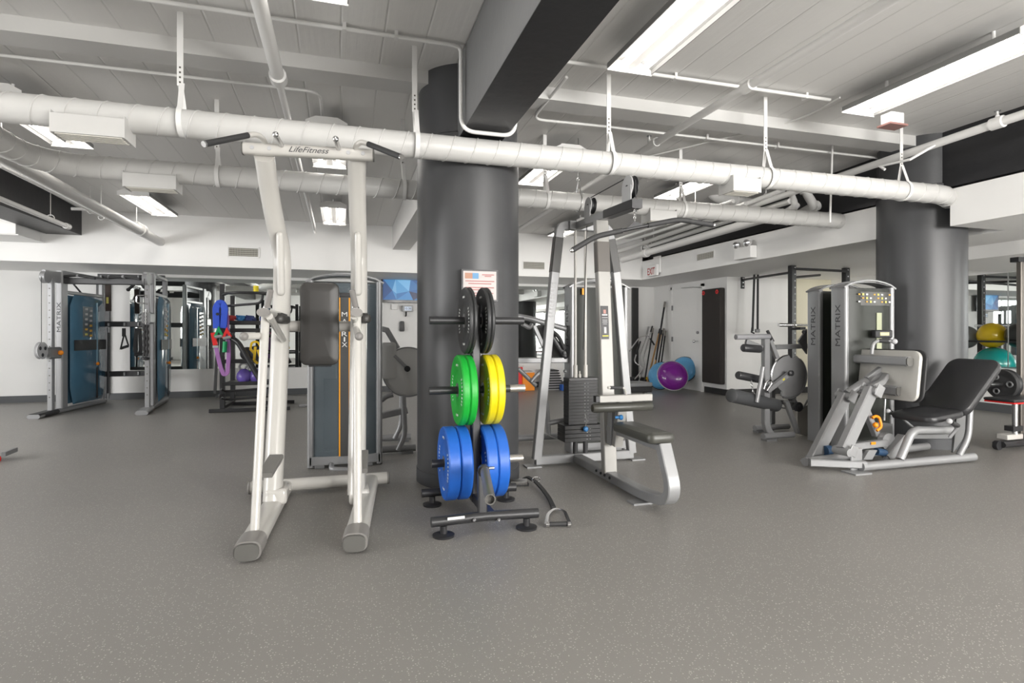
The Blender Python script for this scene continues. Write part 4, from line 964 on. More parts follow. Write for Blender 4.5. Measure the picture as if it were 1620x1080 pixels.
# ---- chest press: arms, pads and feet at its left
YC = 5.0
T([(815,500),(835,503),(895,520)],YC,.027,'press_arm',silver,tb)
B([(818,570),(899,569)],YC-.0,.05,.082,'main_beam',silver,tb)
T([(826,512),(838,519),(842,512)],YC-.05,.020,'arm_joint',silver,tb)
B([(845,515),(858,545),(868,563)],YC+.02,.035,.03,'pad_bracket',silver,tb)
a_, b_ = P(858,512,Y=YC+.1), P(894,566,Y=YC+.1); d_ = (b_-a_).normalized()
obj('back_pad', MB().pad((a_+b_)/2,(0,1,0),d_,.30,(b_-a_).length,.06,r=.05,edge=.02), vinyl, tb)
T([(874,524),(884,532),(893,552)],YC-.06,.018,'black_grip',rub,tb)
T([(820,583),(848,610)],YC,.020,'lower_arm',silver,tb); T([(840,604),(850,592),(856,588)],YC-.03,.018,'lower_link',silver,tb)
T([(858,612),(865,640),(868,688)],YC+.1,.024,'rear_leg',silver,tb,rad=.1)
T([(866,669),(893,664)],YC+.1,.026,'stay_tube',silver,tb)
a_, b_ = P(817,693,Z=.05), P(898,688,Z=.05); b_.y = a_.y; obj('floor_tube', MB().tube([a_,b_],.034,16), silver, tb)
T([(858,681),(870,690),(890,697)],YC-.05,.004,'loose_cable',steel,tb,seg=6)
for px_, py_ in ((893,558),(894,587)): q_ = P(px_,py_,Y=YC-.06); obj('knob', MB().ball(q_,.018,seg=12), silverd, tb)
for x in (2.15,2.50): obj('amber_print', MB().box((x,4.862,1.50),(x+.03,4.866,1.56)), amber, tb)
# ---- leg extension: frame, rollers, cam
YE, YF = 4.98, 5.45
par = tcw
B([(1211,536),(1211,668),(1214,680),(1224,692)],YE,.065,.07,'front_upright',silver,par)
B([(1221,545),(1221,668),(1219,680)],YF,.06,.06,'rear_upright',silverd,par)
for x0_, x1_, py, Z_ in ((1207,1268,690,.045),(1194,1262,677,.045)):
    a_, b_ = P(x0_,py,Z=Z_), P(x1_,py,Z=Z_); b_.y = a_.y; f_ = obj('floor_tube', MB().bar([a_,b_],.07,.06,bv=.02), silver, par)
    obj('levelling_foot', MB().obox((a_.x+.06,a_.y-.02,.010),(.13,.09,.02)), silverd, f_)
T([(1164,533),(1217,532)],YE,.029,'handle_tube',mat('grey_grip',(.25,.25,.26),.45),par)
B([(1180,540),(1206,550)],YE,.05,.03,'handle_gusset',silverd,par)
def roll(p0, p1, r, name, m, par):
    p0, p1 = V(p0), V(p1); L_ = (p1-p0).length; return obj(name, MB().lathe([(0,-.003),(r*.8,0),(r,.012),(r,L_-.012),(r*.8,L_),(0,L_+.003)],p0,p1-p0,22), m, par)
roll(P(1175,550,Y=YE-.02),P(1203,552,Y=YE+.0),.042,'thigh_pad',vinyl,par)
a_ = roll(P(1167,593,Y=YE-.05),P(1212,602,Y=YE+.05),.042,'seat_roller',vinyl,par)
roll(P(1156,625,Y=YE-.15),P(1229,641,Y=YE+.05),.070,'shin_roller',mat('charcoal_foam',(.07,.072,.075),.5),par)
for k in range(6):
    q_ = P(1188+k*1.2,604+k*5,Y=YE-.08); obj('chain_link', MB().tube([q_+V((.009*math.cos(a1) if k%2 else .003,0 if k%2 else .009*math.cos(a1),.017*math.sin(a1))) for a1 in [j*PI/5 for j in range(10)]],.0035,6,closed=True), chrome, par)
c = P(1246,595,Y=YE-.02); rr_ = .228
poly = []
for k in range(72):
    a1 = 2*PI*k/72; deg = math.degrees(a1)
    r1 = rr_
    if 62 <= deg <= 88: r1 = rr_*.88 if deg > 66 else rr_*1.06
    if 30 <= deg < 62: r1 = rr_*1.04
    if 205 <= deg <= 240: r1 = rr_*.80
    poly.append((r1*math.cos(a1),r1*math.sin(a1)))
dsk = obj('cam_disc', MB().prism(poly,c,(1,0,0),(0,0,1),.022), mat('cam_grey_dark',(.27,.27,.275),.35,.2), par)
obj('cam_rim', MB().tube([c+V((rr_*1.01*math.cos(a1),-.018,rr_*1.01*math.sin(a1))) for a1 in [math.radians(95+k*5) for k in range(24)]],.009,8), chrome, dsk)
obj('cam_rim', MB().tube([c+V((rr_*1.02*math.cos(a1),-.018,rr_*1.02*math.sin(a1))) for a1 in [math.radians(-110+k*5) for k in range(33)]],.012,8), silverd, dsk)
B([(1250,590),(1213,619)],YE-.10,.045,.055,'lever_arm',silver,par)
q_ = P(1250,590,Y=YE-.14); obj('pivot_cap', MB().lathe([(.030,0),(.030,.025),(.010,.035),(0,.035)],q_,(0,-1,0),20), blk, par)
q_ = P(1240,600,Y=YE-.127); obj('warning_sticker', MB().obox(q_,(.03,.002,.018),ry=-.6), mat('yellow_print',(0,0,0)), par, label='yellow warning sticker')
T([(1208,615),(1212,604),(1219,600),(1221,606),(1213,618)],YE-.13,.012,'chrome_loop',chrome,par)
T([(1207,580),(1204,600),(1197,636)],YE-.16,.022,'swing_lever',silver,par)
B([(1224,549),(1278,547)],YE+.08,.05,.085,'upper_beam',silver,par)
q_ = P(1241,548,Y=YE+.05); obj('orange_label', MB().obox(q_,(.05,.002,.018)), orange, par)
B([(1218,538),(1229,566)],YE,.045,.045,'strut',silver,par); B([(1243,634),(1262,684)],YE,.05,.045,'strut',silver,par)
B([(1214,632),(1262,640)],YE+.1,.05,.05,'seat_beam',silver,par)
q_ = P(1261,643,Y=YE-.04); obj('pulley', MB().lathe([(.052,0),(.045,.008),(.052,.016),(.052,.03),(.018,.032),(.014,.045),(0,.045)],q_,(0,-1,0),24), blk, par)
T([(1278,632),(1268,650),(1256,628)],YE+.0,.010,'link_rod',silverd,par,seg=8)
obj('side_plate', MB().ppoly([P(1263,540,Y=YE+.02),P(1277,520,Y=YE+.02),P(1277,560,Y=YE+.02)],(0,1,0),.02), silverd, par)
obj('side_plate', MB().ppoly([P(1262,650,Y=YE+.06),P(1278,640,Y=YE+.06),P(1278,690,Y=YE+.06),P(1262,686,Y=YE+.06)],(0,1,0),.02), beig, par)
q_ = P(1274,525,Y=YE-.02); obj('range_knob', MB().lathe([(.020,0),(.022,.03),(0,.034)],q_,(-1,-.2,0),16), blk, par)
T([(1214,523),(1223,540)],YE,.016,'upright_grip',rub,par)

# ---- leg press
par = td
YR, YN = 3.66, 4.10
def B3(pts, w_, h, name, m, par, up=(0,1,0), **k): return obj(name, MB().bar([V(p) for p in pts],w_,h,up=up), m, par, **k)
def T3(pts, r, name, m, par, rad=.05, seg=14, **k): return obj(name, MB().tube(bend([V(p) for p in pts],rad,5),r,seg), m, par, **k)
a_, b_ = P(1362,738,Z=.045), P(1529,720,Z=.045); YR = a_.y; b_.y = YR
T3([a_,b_],.036,'near_rail',silver,par)
a2 = P(1300,738,Z=.05); T3([(a2.x,YR+.25,.05),(5.4,YR+.45,.05)],.036,'far_rail',silver,par)
B3([(a2.x,YR+.20,.06),(a_.x+.05,YR,.06)],.07,.06,'front_cross',silver,par,up=(0,0,1))
obj('foot_plate', MB().obox((P(1355,748,Z=0).x,P(1355,748,Z=0).y,.006),(.17,.14,.012)), silver, par)
q_ = P(1353,745,Z=0); obj('foot_bracket', MB().box((q_.x-.05,q_.y-.01,.0),(q_.x+.07,q_.y+.01,.19)), silver, par, bev=.01)
# big slanted push arms
A0, A1_ = P(1283,733,Y=YN-.12), P(1337,626,Y=YN-.06); B0, B1 = P(1334,713,Y=YR+.05), P(1378,617,Y=YR+.18)
B3([A0,A1_],.11,.07,'push_arm',silver,par); B3([B0,B1],.11,.07,'push_arm',silver,par)
for q_, w_ in ((A0,.14),(A1_,.14),(B0,.13),(B1,.13)):
    obj('pivot_pin', MB().cyl(q_+V((-.01,-w_/2-.01,0)),q_+V((-.01,w_/2+.01,0)),.034,16), silver, par)
for q_ in (A1_,B1):
    for dy in (-.075,.075): obj('clevis_plate', MB().obox(q_+V((.01,dy,.0)),(.085,.012,.105),ry=.5), silver, par, bev=.012)
for q_ in (A0,B0):
    for dy in (-.07,.07): obj('clevis_plate', MB().obox(q_+V((.03,dy,.01)),(.075,.012,.09),ry=.4), silver, par, bev=.012)
# linkage to the platform
hub = P(1404,591,Y=3.93)
T3([A1_+V((.02,0,.02)),P(1370,602,Y=YN-.08),hub],.036,'link_tube',silver,par)
B3([B1+V((.0,0,.02)),P(1395,604,Y=3.8),hub],.05,.05,'link_bar',silver,par)
B3([P(1372,600,Y=4.0),P(1408,574,Y=3.95)],.06,.05,'diagonal_brace',silver,par)
B3([P(1407,575,Y=3.95),P(1407,612,Y=3.95)],.05,.05,'upright_brace',silver,par)
# platform: a rounded plate leaning away, seen from behind
c1, c2, c3 = P(1357,554,Y=4.27), P(1462,557,Y=3.58), P(1446,627,Y=3.66)
e1_ = (c2-c1).normalized(); e2_ = V((.12,0,1)); W_ = (c2-c1).length
cen = (c1+c2)/2-V((0,0,.21))-V((.03,0,0))
pl_ = obj('foot_platform', MB().pad(cen,e1_,e2_,W_,.44,.035,r=.07,edge=.008,crown=0,n=6), mat('platform_grey',(.50,.49,.46),.4,.2), par, label='pale grey rounded foot platform')
nrm = e1_.cross(V((0,0,1))).normalized()
if nrm.dot(V((1,0,0))) < 0: nrm = -nrm
obj('platform_pad', MB().pad(cen+nrm*.045,e1_,e2_,W_+.02,.46,.02,r=.08,edge=.008,crown=0,n=6), rub, pl_)
for py0, x0_, x1_, hh in ((569,1358,1448,.08),(615,1372,1430,.085)):
    u0, u1 = P(x0_,py0,Y=4.22), P(x1_,py0+1,Y=3.64 if py0<600 else 3.74)
    off = -nrm*.09
    q0_ = c1+e1_*(.02 if py0<600 else .10)+off; q1_ = c1+e1_*(W_-(.06 if py0<600 else .16))+off; q0_.z = q1_.z = P((x0_+x1_)/2,py0,Y=3.93).z
    bb_ = obj('platform_bar', MB().bar([q0_,q1_],.07,hh,up=(0,0,1),bv=.014), silver, par)
    obj('bar_plug', MB().bar([q1_,q1_+e1_*.012],.066,hh-.006,up=(0,0,1),bv=.014), mat('dark_foot_rubber',(0,0,0)), bb_)
# top handle and console
Yh = 4.0
T3([P(1379,560,Y=Yh),P(1381,543,Y=Yh),P(1389,538.5,Y=Yh),P(1419,540,Y=Yh-.1)],.016,'top_handle',silver,par,rad=.06)
T3([P(1391,538.8,Y=Yh-.01),P(1408,539.5,Y=Yh-.06)],.020,'handle_grip',rub,par); obj('handle_tip', MB().ball(P(1415,540,Y=Yh-.09),.026,seg=14), paleg, par)
q_ = P(1395.5,528,Y=4.12); cs_ = obj('rep_counter', MB().obox(q_,(.21,.05,.075)), blk, par, bev=.01, label='small black rep counter'); obj('counter_screen', MB().obox(q_+V((0,-.027,0)),(.11,.003,.03)), mat('lcd_amber',(.55,.50,.25),.3), cs_)
B3([q_+V((.0,.03,-.02)),(q_.x,4.2,q_.z-.02)],.03,.03,'counter_bracket',blk,par)
# seat back, seat and frame
s1, s2, s3, s4 = P(1517,565,Y=3.95), P(1561,567,Y=3.50), P(1520,652,Y=3.42), P(1462,645,Y=3.92)
e1_ = V((0,-1,0)); top_ = (s1+s2)/2; bot_ = (s3+s4)/2
ext = (top_-bot_)
ob_ = obj('seat_back', MB().pad((top_+bot_)/2,V((0,1,0)),ext.normalized(),.44,ext.length,.075,r=.09,edge=.025,crown=.004,n=6), vinyl, par, label='reclined black seat back')
ob2 = P(1470,661,Y=3.66)
obj('seat_pad', MB().pad((ob2.x,3.68,ob2.z),(0,1,0),(-1,0,-.12),.40,.42,.06,r=.08,edge=.022,crown=.004,n=6), vinyl, par)
zr = .05
T3([P(1424,726,Y=YR),P(1441,686,Y=YR),P(1449,680,Y=YR),P(1505,680,Y=YR)],.034,'seat_frame',silver,par,rad=.10)
T3([P(1517,720,Y=YR),P(1532,692,Y=YR),P(1535,636,Y=YR+.02)],.026,'rear_upright',silver,par,rad=.08)
obj('rear_panel', MB().ppoly([P(1508,716,Y=YR+.14),P(1526,690,Y=YR+.14),P(1531,642,Y=YR+.14),P(1514,655,Y=YR+.14)],(0,1,0),.02), silverd, par)
B3([P(1500,690,Y=YR+.1),P(1440,690,Y=YR+.1)],.04,.03,'seat_slide',silverd,par)
T3([P(1405,650,Y=3.9),P(1426,660,Y=3.9),P(1444,676,Y=3.85)],.013,'side_handle',silver,par); T3([P(1409,652,Y=3.9),P(1425,659,Y=3.9)],.019,'handle_grip',rub,par); obj('handle_tip', MB().ball(P(1405,650,Y=3.9),.021,seg=12), paleg, par)
T3([P(1502,666,Y=3.42),P(1517,674,Y=3.45),P(1502,692,Y=3.5)],.013,'side_handle',silver,par); T3([P(1505,668,Y=3.42),P(1515,673,Y=3.45)],.019,'handle_grip',rub,par); obj('handle_tip', MB().ball(P(1502,666,Y=3.42),.023,seg=12), paleg, par)
B3([P(1447,618,Y=3.95),P(1470,622,Y=3.95)],.04,.06,'seat_stay',silverd,par)
# yellow release handle and linkage plates
T3([P(1380,661,Y=3.80),P(1385,657.5,Y=3.80),P(1391,660,Y=3.80),P(1395,675,Y=3.78),P(1387,681,Y=3.78)],.012,'release_handle',orange,par,label='orange release handle')
obj('release_knob', MB().ball(P(1385,672,Y=3.78),.024,seg=12), orange, par)
obj('side_plate', MB().ppoly([P(1388,668,Y=3.95),P(1412,670,Y=3.95),P(1413,695,Y=3.95),P(1390,697,Y=3.95)],(0,1,0),.01), silverd, par)
B3([P(1370,650,Y=3.86),P(1386,688,Y=3.86)],.05,.06,'swing_link',silver,par)
B3([P(1348,706,Y=3.78),P(1400,700,Y=3.78)],.06,.06,'connecting_beam',silver,par)
q_ = P(1382,701,Y=3.74); obj('orange_label', MB().obox(q_,(.05,.002,.022)), orange, par)
obj('pivot_hub', MB().lathe([(.075,0),(.075,.05),(.02,.055),(0,.055)],P(1398,697,Y=3.82),(0,-1,0),28), silver, par)
for x_ in (1366,1401): obj('side_bracket', MB().ppoly([P(x_,727,Y=3.72),P(x_+9,712,Y=3.72),P(x_+22,712,Y=3.72),P(x_+14,727,Y=3.72)],(0,1,0),.03), silver, par)
B3([P(1400,722,Y=3.75),P(1428,690,Y=3.75)],.05,.08,'slanted_bracket',silver,par)
obj('blue_bumper', MB().cyl(P(1386,714,Y=3.75),P(1400,716,Y=3.75),.032,16), mat('navy_bumper',(.03,.07,.14),.4), par); obj('blue_bumper', MB().cyl(P(1305,713,Y=3.95),P(1313,712,Y=3.95),.045,16), mat('navy_bumper',(0,0,0)), par)
T3([P(1403,561,Y=4.1),P(1399,665,Y=4.1)],.008,'guide_rod',steel,par,seg=8)

# =================================================================== FUNCTIONAL TRAINER
t = thing('functional_trainer','silver dual-tower cable trainer with blue shrouds against the back wall at left','exercise machine',(-3.25,9.8,0))
HF = 2.02
def ftower(f, bk, side, lab):
    """f, bk: front and back floor points of one tower"""
    f, bk = V((f[0],f[1],0)), V((bk[0],bk[1],0)); d = (bk-f).normalized(); L_ = (bk-f).length; n_ = V((d.y,-d.x,0))
    at_ = lambda s_, z, o=0: f+d*s_+V((0,0,z))+n_*o
    obj('base_tube', MB().bar([at_(.30,.04),at_(L_,.04)],.09,.07,up=(0,0,1),bv=.02), silver, t)
    obj('front_foot', MB().bar([at_(0,.035),at_(.42,.045)],.15,.06,up=(0,0,1),bv=.02), rub if side<0 else silver, t)
    obj('foot_tip', MB().bar([at_(-.01,.03),at_(.10,.035)],.155,.055,up=(0,0,1),bv=.02), silver, t)
    ms = obj('slotted_mast', MB().bar([at_(.36,.07),at_(.36,HF-.13)],.06,.07,up=tuple(d),bv=.005), silver, t)
    h = MB()
    for k in range(17):
        obj('pin_hole', MB().obox(at_(.36,.25+k*.1,-.031 if side<0 else .031) if 0 else at_(.324,.25+k*.1),(.014,.004,.014)), grill_m, ms)
    dpth = .22
    p1 = obj('front_post', MB().bar([at_(.60,.07),at_(.60,HF)],.09,.05+dpth*.4,up=tuple(d),bv=.012), silver, t)
    p2 = obj('rear_post', MB().bar([at_(L_-.08,.07),at_(L_-.08,HF-.02)],.07,.06,up=tuple(d),bv=.012), silver, t)
    for z, hh in ((HF-.02,.05),(HF-.30,.05)): obj('top_rail', MB().bar([at_(.62,z),at_(L_-.06,z)],.06,hh,up=(0,0,1),bv=.008), silver, t)
    # shrouds on both sides
    for o, s2 in ((.06,1),(-.06,-1)):
        pr = []
        z0_, z1_ = .10, HF-.33
        s0_, s1_ = .68, L_-.13
        poly = [(s0_+.07,z0_),(s1_-.07,z0_+.0),(s1_,z0_+.25),(s1_,z1_-.14),(s1_-.08,z1_),(s0_+.10,z1_),(s0_,z1_-.16),(s0_,z0_+.25)]
        m = MB(); A = [m.b.verts.new(at_(a_,z_,o)) for a_, z_ in poly]
        cx_ = sum(p[0] for p in poly)/8; cz = sum(p[1] for p in poly)/8
        Bv = [m.b.verts.new(at_(cx_+(a_-cx_)*.86,cz+(z_-cz)*.93,o+.045*s2)) for a_, z_ in poly]
        for k in range(8): m.b.faces.new([A[k],A[(k+1)%8],Bv[(k+1)%8],Bv[k]])
        m.b.faces.new(Bv); m.b.faces.new(A[::-1])
        shp = obj('blue_shroud', m, blues, t, label='translucent blue shroud')
        obj('black_band', MB().bar([at_((s0_+s1_)/2-(s1_-s0_)/2+.03,.955,o+.045*s2),at_(s1_-.03,.955,o+.045*s2)],.008,.155,up=(0,0,1)), blk, shp)
        sx = s0_+(s1_-s0_)*.68
        obj('light_slot', MB().bar([at_(sx,1.60,o+.047*s2),at_(sx,.62,o+.047*s2)],.035,.006,up=tuple(n_)), mat('pale_blue_slot',(.20,.36,.47),.3), shp)
        obj('dark_slot', MB().bar([at_(sx,.60,o+.047*s2),at_(sx,.13,o+.047*s2)],.045,.006,up=tuple(n_)), blk, shp)
        obj('pin_knob', MB().ball(at_(sx,.66,o+.055*s2),.026,seg=12), orange, shp)
        pc_ = obj('exercise_chart', MB().bar([at_(s0_+(s1_-s0_)*.40,1.53,o+.047*s2),at_(s0_+(s1_-s0_)*.40,1.08,o+.047*s2)],.26,.006,up=tuple(n_)), mat('chart_slate',(.07,.10,.12),.35), shp)
        for k in range(12):
            r_, c_ = k//2, k % 2
            obj('chart_figure', MB().obox(at_(s0_+(s1_-s0_)*.40+(.06 if c_ else -.06),1.49-r_*.075-(.02 if c_ else 0),o+.052*s2),(.035,.035,.03),rz=math.atan2(d.y,d.x)), [paleg,mat('print_amber',(0,0,0)),mat('print_yellow',(0,0,0))][(r_ > 3)+(k % 3 == 1 and r_ > 2)], pc_)
    fr_ = obj('pulley_bracket', MB().bar([at_(.20,HF-.10),at_(.62,HF-.10)],.05,.16,up=(0,0,1),bv=.015), silver, t)
    obj('pulley_guard', MB().lathe([(.085,-.03),(.085,.03)],at_(.24,HF-.12),n_,24), silver, fr_)
    obj('cable', MB().tube([at_(.155,HF-.12),at_(.155,.95)],.004,6), rub, t)
    # travelling carriage with pulley
    zc_ = .86 if side < 0 else 1.35
    cg = obj('carriage', MB().bar([at_(.26,zc_),at_(.50,zc_)],.11,.16,up=(0,0,1),bv=.02), silverd, t)
    if side < 0:
        obj('carriage_pulley', MB().lathe([(.0,-.02),(.115,-.02),(.102,0),(.115,.02),(.0,.02)],at_(.15,zc_+.04),n_,28), paleg, cg)
        for k in range(3):
            a1 = k*2*PI/3+.5; obj('pulley_hole', MB().lathe([(0,-.0215),(.026,-.0215),(.026,.0215),(0,.0215)],at_(.15+.06*math.cos(a1),zc_+.04+.06*math.sin(a1)),n_,14), blk, cg)
        obj('orange_knob', MB().ball(at_(.44,zc_-.0,.075),.035,seg=12), orange, cg); obj('orange_knob', MB().ball(at_(.40,zc_-.0,-.07),.035,seg=12), orange, cg)
    if side < 0:
        o_ = at_(.60,1.32)+n_*.046
        text('post_lettering','MATRIX',at_(.5295,1.36),(0,0,1),-n_,.05,grey_l,p1,fitw=.42)
    return at_
FA = ftower((-3.905,8.93),(-3.70,10.63),-1,'left'); FB = ftower((-2.655,8.90),(-2.80,10.56),1,'right')
ptop = FA(.60,HF-.14); qtop = FB(.55,HF-.14)
obj('pull_up_beam', MB().bar([ptop,qtop],.09,.09,up=(0,0,1),bv=.01), blkm, t)
for k, u in enumerate((.12,.62)):
    q_ = ptop+(qtop-ptop)*u; obj('pull_up_grip', MB().tube(bend([q_+V((-.1,-.02,.06)),q_+V((.15,-.14,.07)),q_+V((.38,-.30,.02))],.05),.018,12), rub, t)
    obj('grip_joint', MB().tube([q_+V((.1,-.12,.065)),q_+V((.13,-.135,.066))],.021,12), silver, t)
for z, wy in ((P(190,438,Y=10.5).z,10.5),(P(190,512.5,Y=10.5).z,10.5),(P(190,591,Y=10.5).z,10.5)):
    rl = obj('accessory_rail', MB().bar([(-3.74,wy,z),(-2.79,wy-.02,z)],.03,.085,up=(0,0,1),bv=.004), blkm, t)
    for x_ in (160,172,197,219): obj('rail_hook', MB().obox(P(x_,438,Y=10.46)*1+V((0,0,z-P(190,438,Y=10.5).z)),(.022,.03,.05)), silver, rl)
obj('side_brace', MB().bar([FA(.75,HF-.08),FA(1.15,HF-.33)],.02,.02), blk, t)
# accessories hanging on it
HZ = 10.44
def hang(name, label, cat, px_, py_): return thing(name,label,cat,P(px_,py_,Y=HZ),'cable attachments hanging on the trainer rails')
h = hang('ankle_strap','long brown webbing strap hanging from the top rail of the cable trainer','strap',171,446)
obj('webbing', MB().bar([P(171,448,Y=HZ),P(171.5,492,Y=HZ-.01)],.075,.03,up=(0,1,0)), mat('brown_webbing',(.05,.035,.03),.7), h); obj('yellow_tag', MB().obox(P(170,475,Y=HZ-.03),(.03,.006,.10)), mat('print_yellow',(0,0,0)), h)
obj('ring', MB().tube([P(171,445,Y=HZ)+V((.02*math.cos(k*PI/6),0,.02*math.sin(k*PI/6))) for k in range(12)],.005,6,closed=True), chrome, h)
h = hang('tricep_v_bar','short v-shaped press bar with black grips hanging from the top rail','cable handle',219,445)
for s_, (x_,y_) in ((-1,(203,458)),(1,(228,454))):
    a_ = P(219,444,Y=HZ); b_ = P(x_,y_,Y=HZ); obj('arm', MB().tube([a_,b_],.014,10), chrome, h); obj('grip', MB().tube([a_+(b_-a_)*.35,b_],.022,10), rub, h)
    obj('end_stop', MB().ball(b_,.03,seg=10), blk, h)
h = hang('stirrup_attachment','black stirrup handle hanging from the middle rail of the cable trainer','cable handle',196,517)
obj('strap', MB().bar([P(196,519,Y=HZ),P(196,532,Y=HZ)],.05,.02,up=(0,1,0)), rub, h)
obj('triangle', MB().tube([P(196,530,Y=HZ),P(191,551,Y=HZ),P(203,546,Y=HZ),P(198,530,Y=HZ)],.012,8), rub, h); obj('grip', MB().tube([P(191,551,Y=HZ-.01),P(203,547,Y=HZ-.01)],.022,10), rub, h)
h = hang('stirrup_attachment','second black strap handle, looped, right of the triangular one on the middle rail','cable handle',220,517)
obj('strap', MB().bar(bend([P(216,519,Y=HZ),P(213,555,Y=HZ),P(219,562,Y=HZ),P(223,555,Y=HZ),P(221,519,Y=HZ)],.08,6),.05,.018,up=(0,1,0)), rub, h); obj('grip', MB().tube([P(213,561,Y=HZ-.02),P(226,560,Y=HZ-.02)],.025,10), rub, h)
h = hang('straight_bar','long thin black bar hanging upright from the middle rail down to the floor','cable bar',172,520)
obj('shaft', MB().tube([P(172,524,Y=HZ),P(170.5,629,Y=HZ)],.016,10), blkm, h); obj('end_sleeve', MB().tube([P(170.5,622,Y=HZ-.01),P(170.5,630,Y=HZ-.01)],.026,10), silver, h); obj('hook', MB().tube([P(172,518,Y=HZ),P(172,526,Y=HZ)],.022,10), silver, h)
# rope and carabiners on the right mast
rp_ = FB(.28,1.25); h = thing('tricep_rope','black braided rope hanging on the right mast of the cable trainer','cable rope',rp_)
for dx in (-.018,.018):
    m = MB(); z = [rp_+V((dx+.007*math.cos(k*.9),-.03+.007*math.sin(k*.9),-k*.0135)) for k in range(34)]; m.tube(z,.019,8); obj('rope_strand', m, rub, h)
obj('rope_stopper', MB().lathe([(.02,0),(.055,.01),(.055,.035),(.03,.045)],rp_+V((-.005,-.03,-.50)),(0,0,1),16), blk, h)
for k in range(9): obj('chain_link', MB().tube([rp_+V((.008*math.cos(a1) if k%2 else 0,-.03+(0 if k%2 else .008*math.cos(a1)),.02+k*.024+.016*math.sin(a1))) for a1 in [j*PI/5 for j in range(10)]],.004,6,closed=True), chrome, h)
dq = P(216,472,Y=9.3); h = thing('d_handle','chrome d-shaped handle on the right mast of the cable trainer','cable handle',dq)
obj('loop', MB().tube(bend([P(233,467,Y=9.2),P(216,467,Y=9.2),P(216,479,Y=9.2),P(233,480,Y=9.2)],.03),.010,8), chrome, h)

# =================================================================== TELEVISION AND WALL ITEMS
t = thing('television','black flat television with a blue faceted picture on the back wall beside the column','television',P(637,458,Y=YB-.1))
tl, tr2, tz0, tz1 = P(603,458,Y=YB-.12).x, P(674,458,Y=YB-.12).x, P(637,479,Y=YB-.12).z, P(637,439,Y=YB-.12).z
obj('casing', MB().box((tl,YB-.15,tz0),(tr2,YB-.10,tz1)), mat('gloss_black',(.01,.01,.011),.15), t, bev=.006)
obj('wall_bracket', MB().box(((tl+tr2)/2-.12,YB-.11,tz0+.12),((tl+tr2)/2+.12,YB-.005,tz1-.12)), blk, t)
sx0, sx1, sz0, sz1 = tl+.03, tr2-.03, tz0+.055, tz1-.03
def scr(c, e=1.0):
    m = mat('screen_%02d%02d%02d' % tuple(int(k*99) for k in c), tuple(k*.45 for k in c), .3, emit=e); return m
facets = [((0,0),(.0,1),(.22,.45),(.004,.06,.22)),((0,1),(.30,1),(.22,.45),(.03,.22,.50)),((.30,1),(.22,.45),(.32,.30),(.16,.42,.70)),((.30,1),(.32,.30),(.62,.42),(.08,.33,.64)),((.30,1),(.62,.42),(.66,1),(.16,.45,.76)),
 ((.66,1),(.62,.42),(.92,.55),(.03,.16,.40)),((.66,1),(.92,.55),(1,1),(.02,.11,.30)),((0,0),(.22,.45),(.32,0),(.01,.12,.36)),((.22,.45),(.32,.30),(.32,0),(.05,.26,.55)),((.32,0),(.32,.30),(.62,.42),(.02,.16,.42)),((.32,0),(.62,.42),(.72,0),(.04,.24,.55)),
 ((.72,0),(.62,.42),(1,.25),(.01,.02,.08)),((.62,.42),(.92,.55),(1,.25),(.02,.12,.34)),((.92,.55),(1,1),(1,.25),(.01,.03,.10)),((.72,0),(1,.25),(1,0),(.03,.18,.45))]
scn = obj('screen', MB().box((sx0,YB-.1515,sz0),(sx1,YB-.150,sz1)), scr((.02,.14,.36)), t)
for a_, b_, c_, cl in facets:
    pt = [V((sx0+(sx1-sx0)*u,YB-.152,sz0+(sz1-sz0)*v_)) for u, v_ in (a_,b_,c_)]
    obj('picture_facet', MB().ppoly(pt,(0,-1,0),.0006), scr(cl), scn)
q_ = P(645,488,Y=YB-.1); t = thing('wall_timer','small white clock timer with lit digits on the wall under the television','clock',q_)
obj('timer_body', MB().obox(q_,(.20,.08,.12)), mat('timer_grey',(.42,.43,.44),.4), t, bev=.008)
ts = obj('timer_display', MB().obox(q_+V((-.0,-.042,0)),(.13,.004,.07)), mat('lcd_pale',(.45,.52,.62),.3,emit=.4), t)
text('timer_digits','10:38',q_+V((0,-.0445,0)),(1,0,0),(0,0,1),.04,grey_l,ts)
q2 = P(624,485,Y=YB-.05); obj('timer_socket', MB().obox(q2,(.12,.07,.11)), wall_m, t, bev=.008)
obj('timer_arm', MB().tube([q_+V((-.03,0,-.06)),q_+V((-.03,.02,-.13)),q_+V((-.03,.095,-.14))],.016,8), blk, t)
q_ = P(636,516,Y=YB-.05); t = single('spray_holder', MB().lathe([(.035,-.10),(.05,-.08),(.045,.08),(.03,.10)],q_,(0,0,1),14), mat('smoke_plastic',(.12,.12,.12),.3), 'small dark cup holder on the wall below the clock timer','holder')
# framed notice on the near column
q_ = P(759,451,Y=3.958); t = thing('framed_notice','framed white notice with faint red text lines on the near round column','notice',q_)
nw, nh0, nh1 = .245, P(759,429,Y=3.958).z, P(759,474,Y=3.958).z
obj('frame', MB().box((q_.x-nw/2-.012,3.954,nh1-.012),(q_.x+nw/2+.012,3.985,nh0+.012)), blk, t)
pg_ = obj('notice_sheet', MB().box((q_.x-nw/2,3.9525,nh1),(q_.x+nw/2,3.956,nh0)), mat('notice_paper',(.50,.465,.45),.5), t)
obj('notice_picture', MB().box((q_.x-nw/2+.012,3.9515,nh0-.055),(q_.x-.04,3.9528,nh0-.014)), mat('notice_orange',(.38,.19,.12),.5), pg_)
obj('notice_picture', MB().box((q_.x-.055,3.951,nh0-.055),(q_.x-.01,3.9526,nh0-.014)), mat('notice_blue',(.10,.26,.46),.5), pg_)
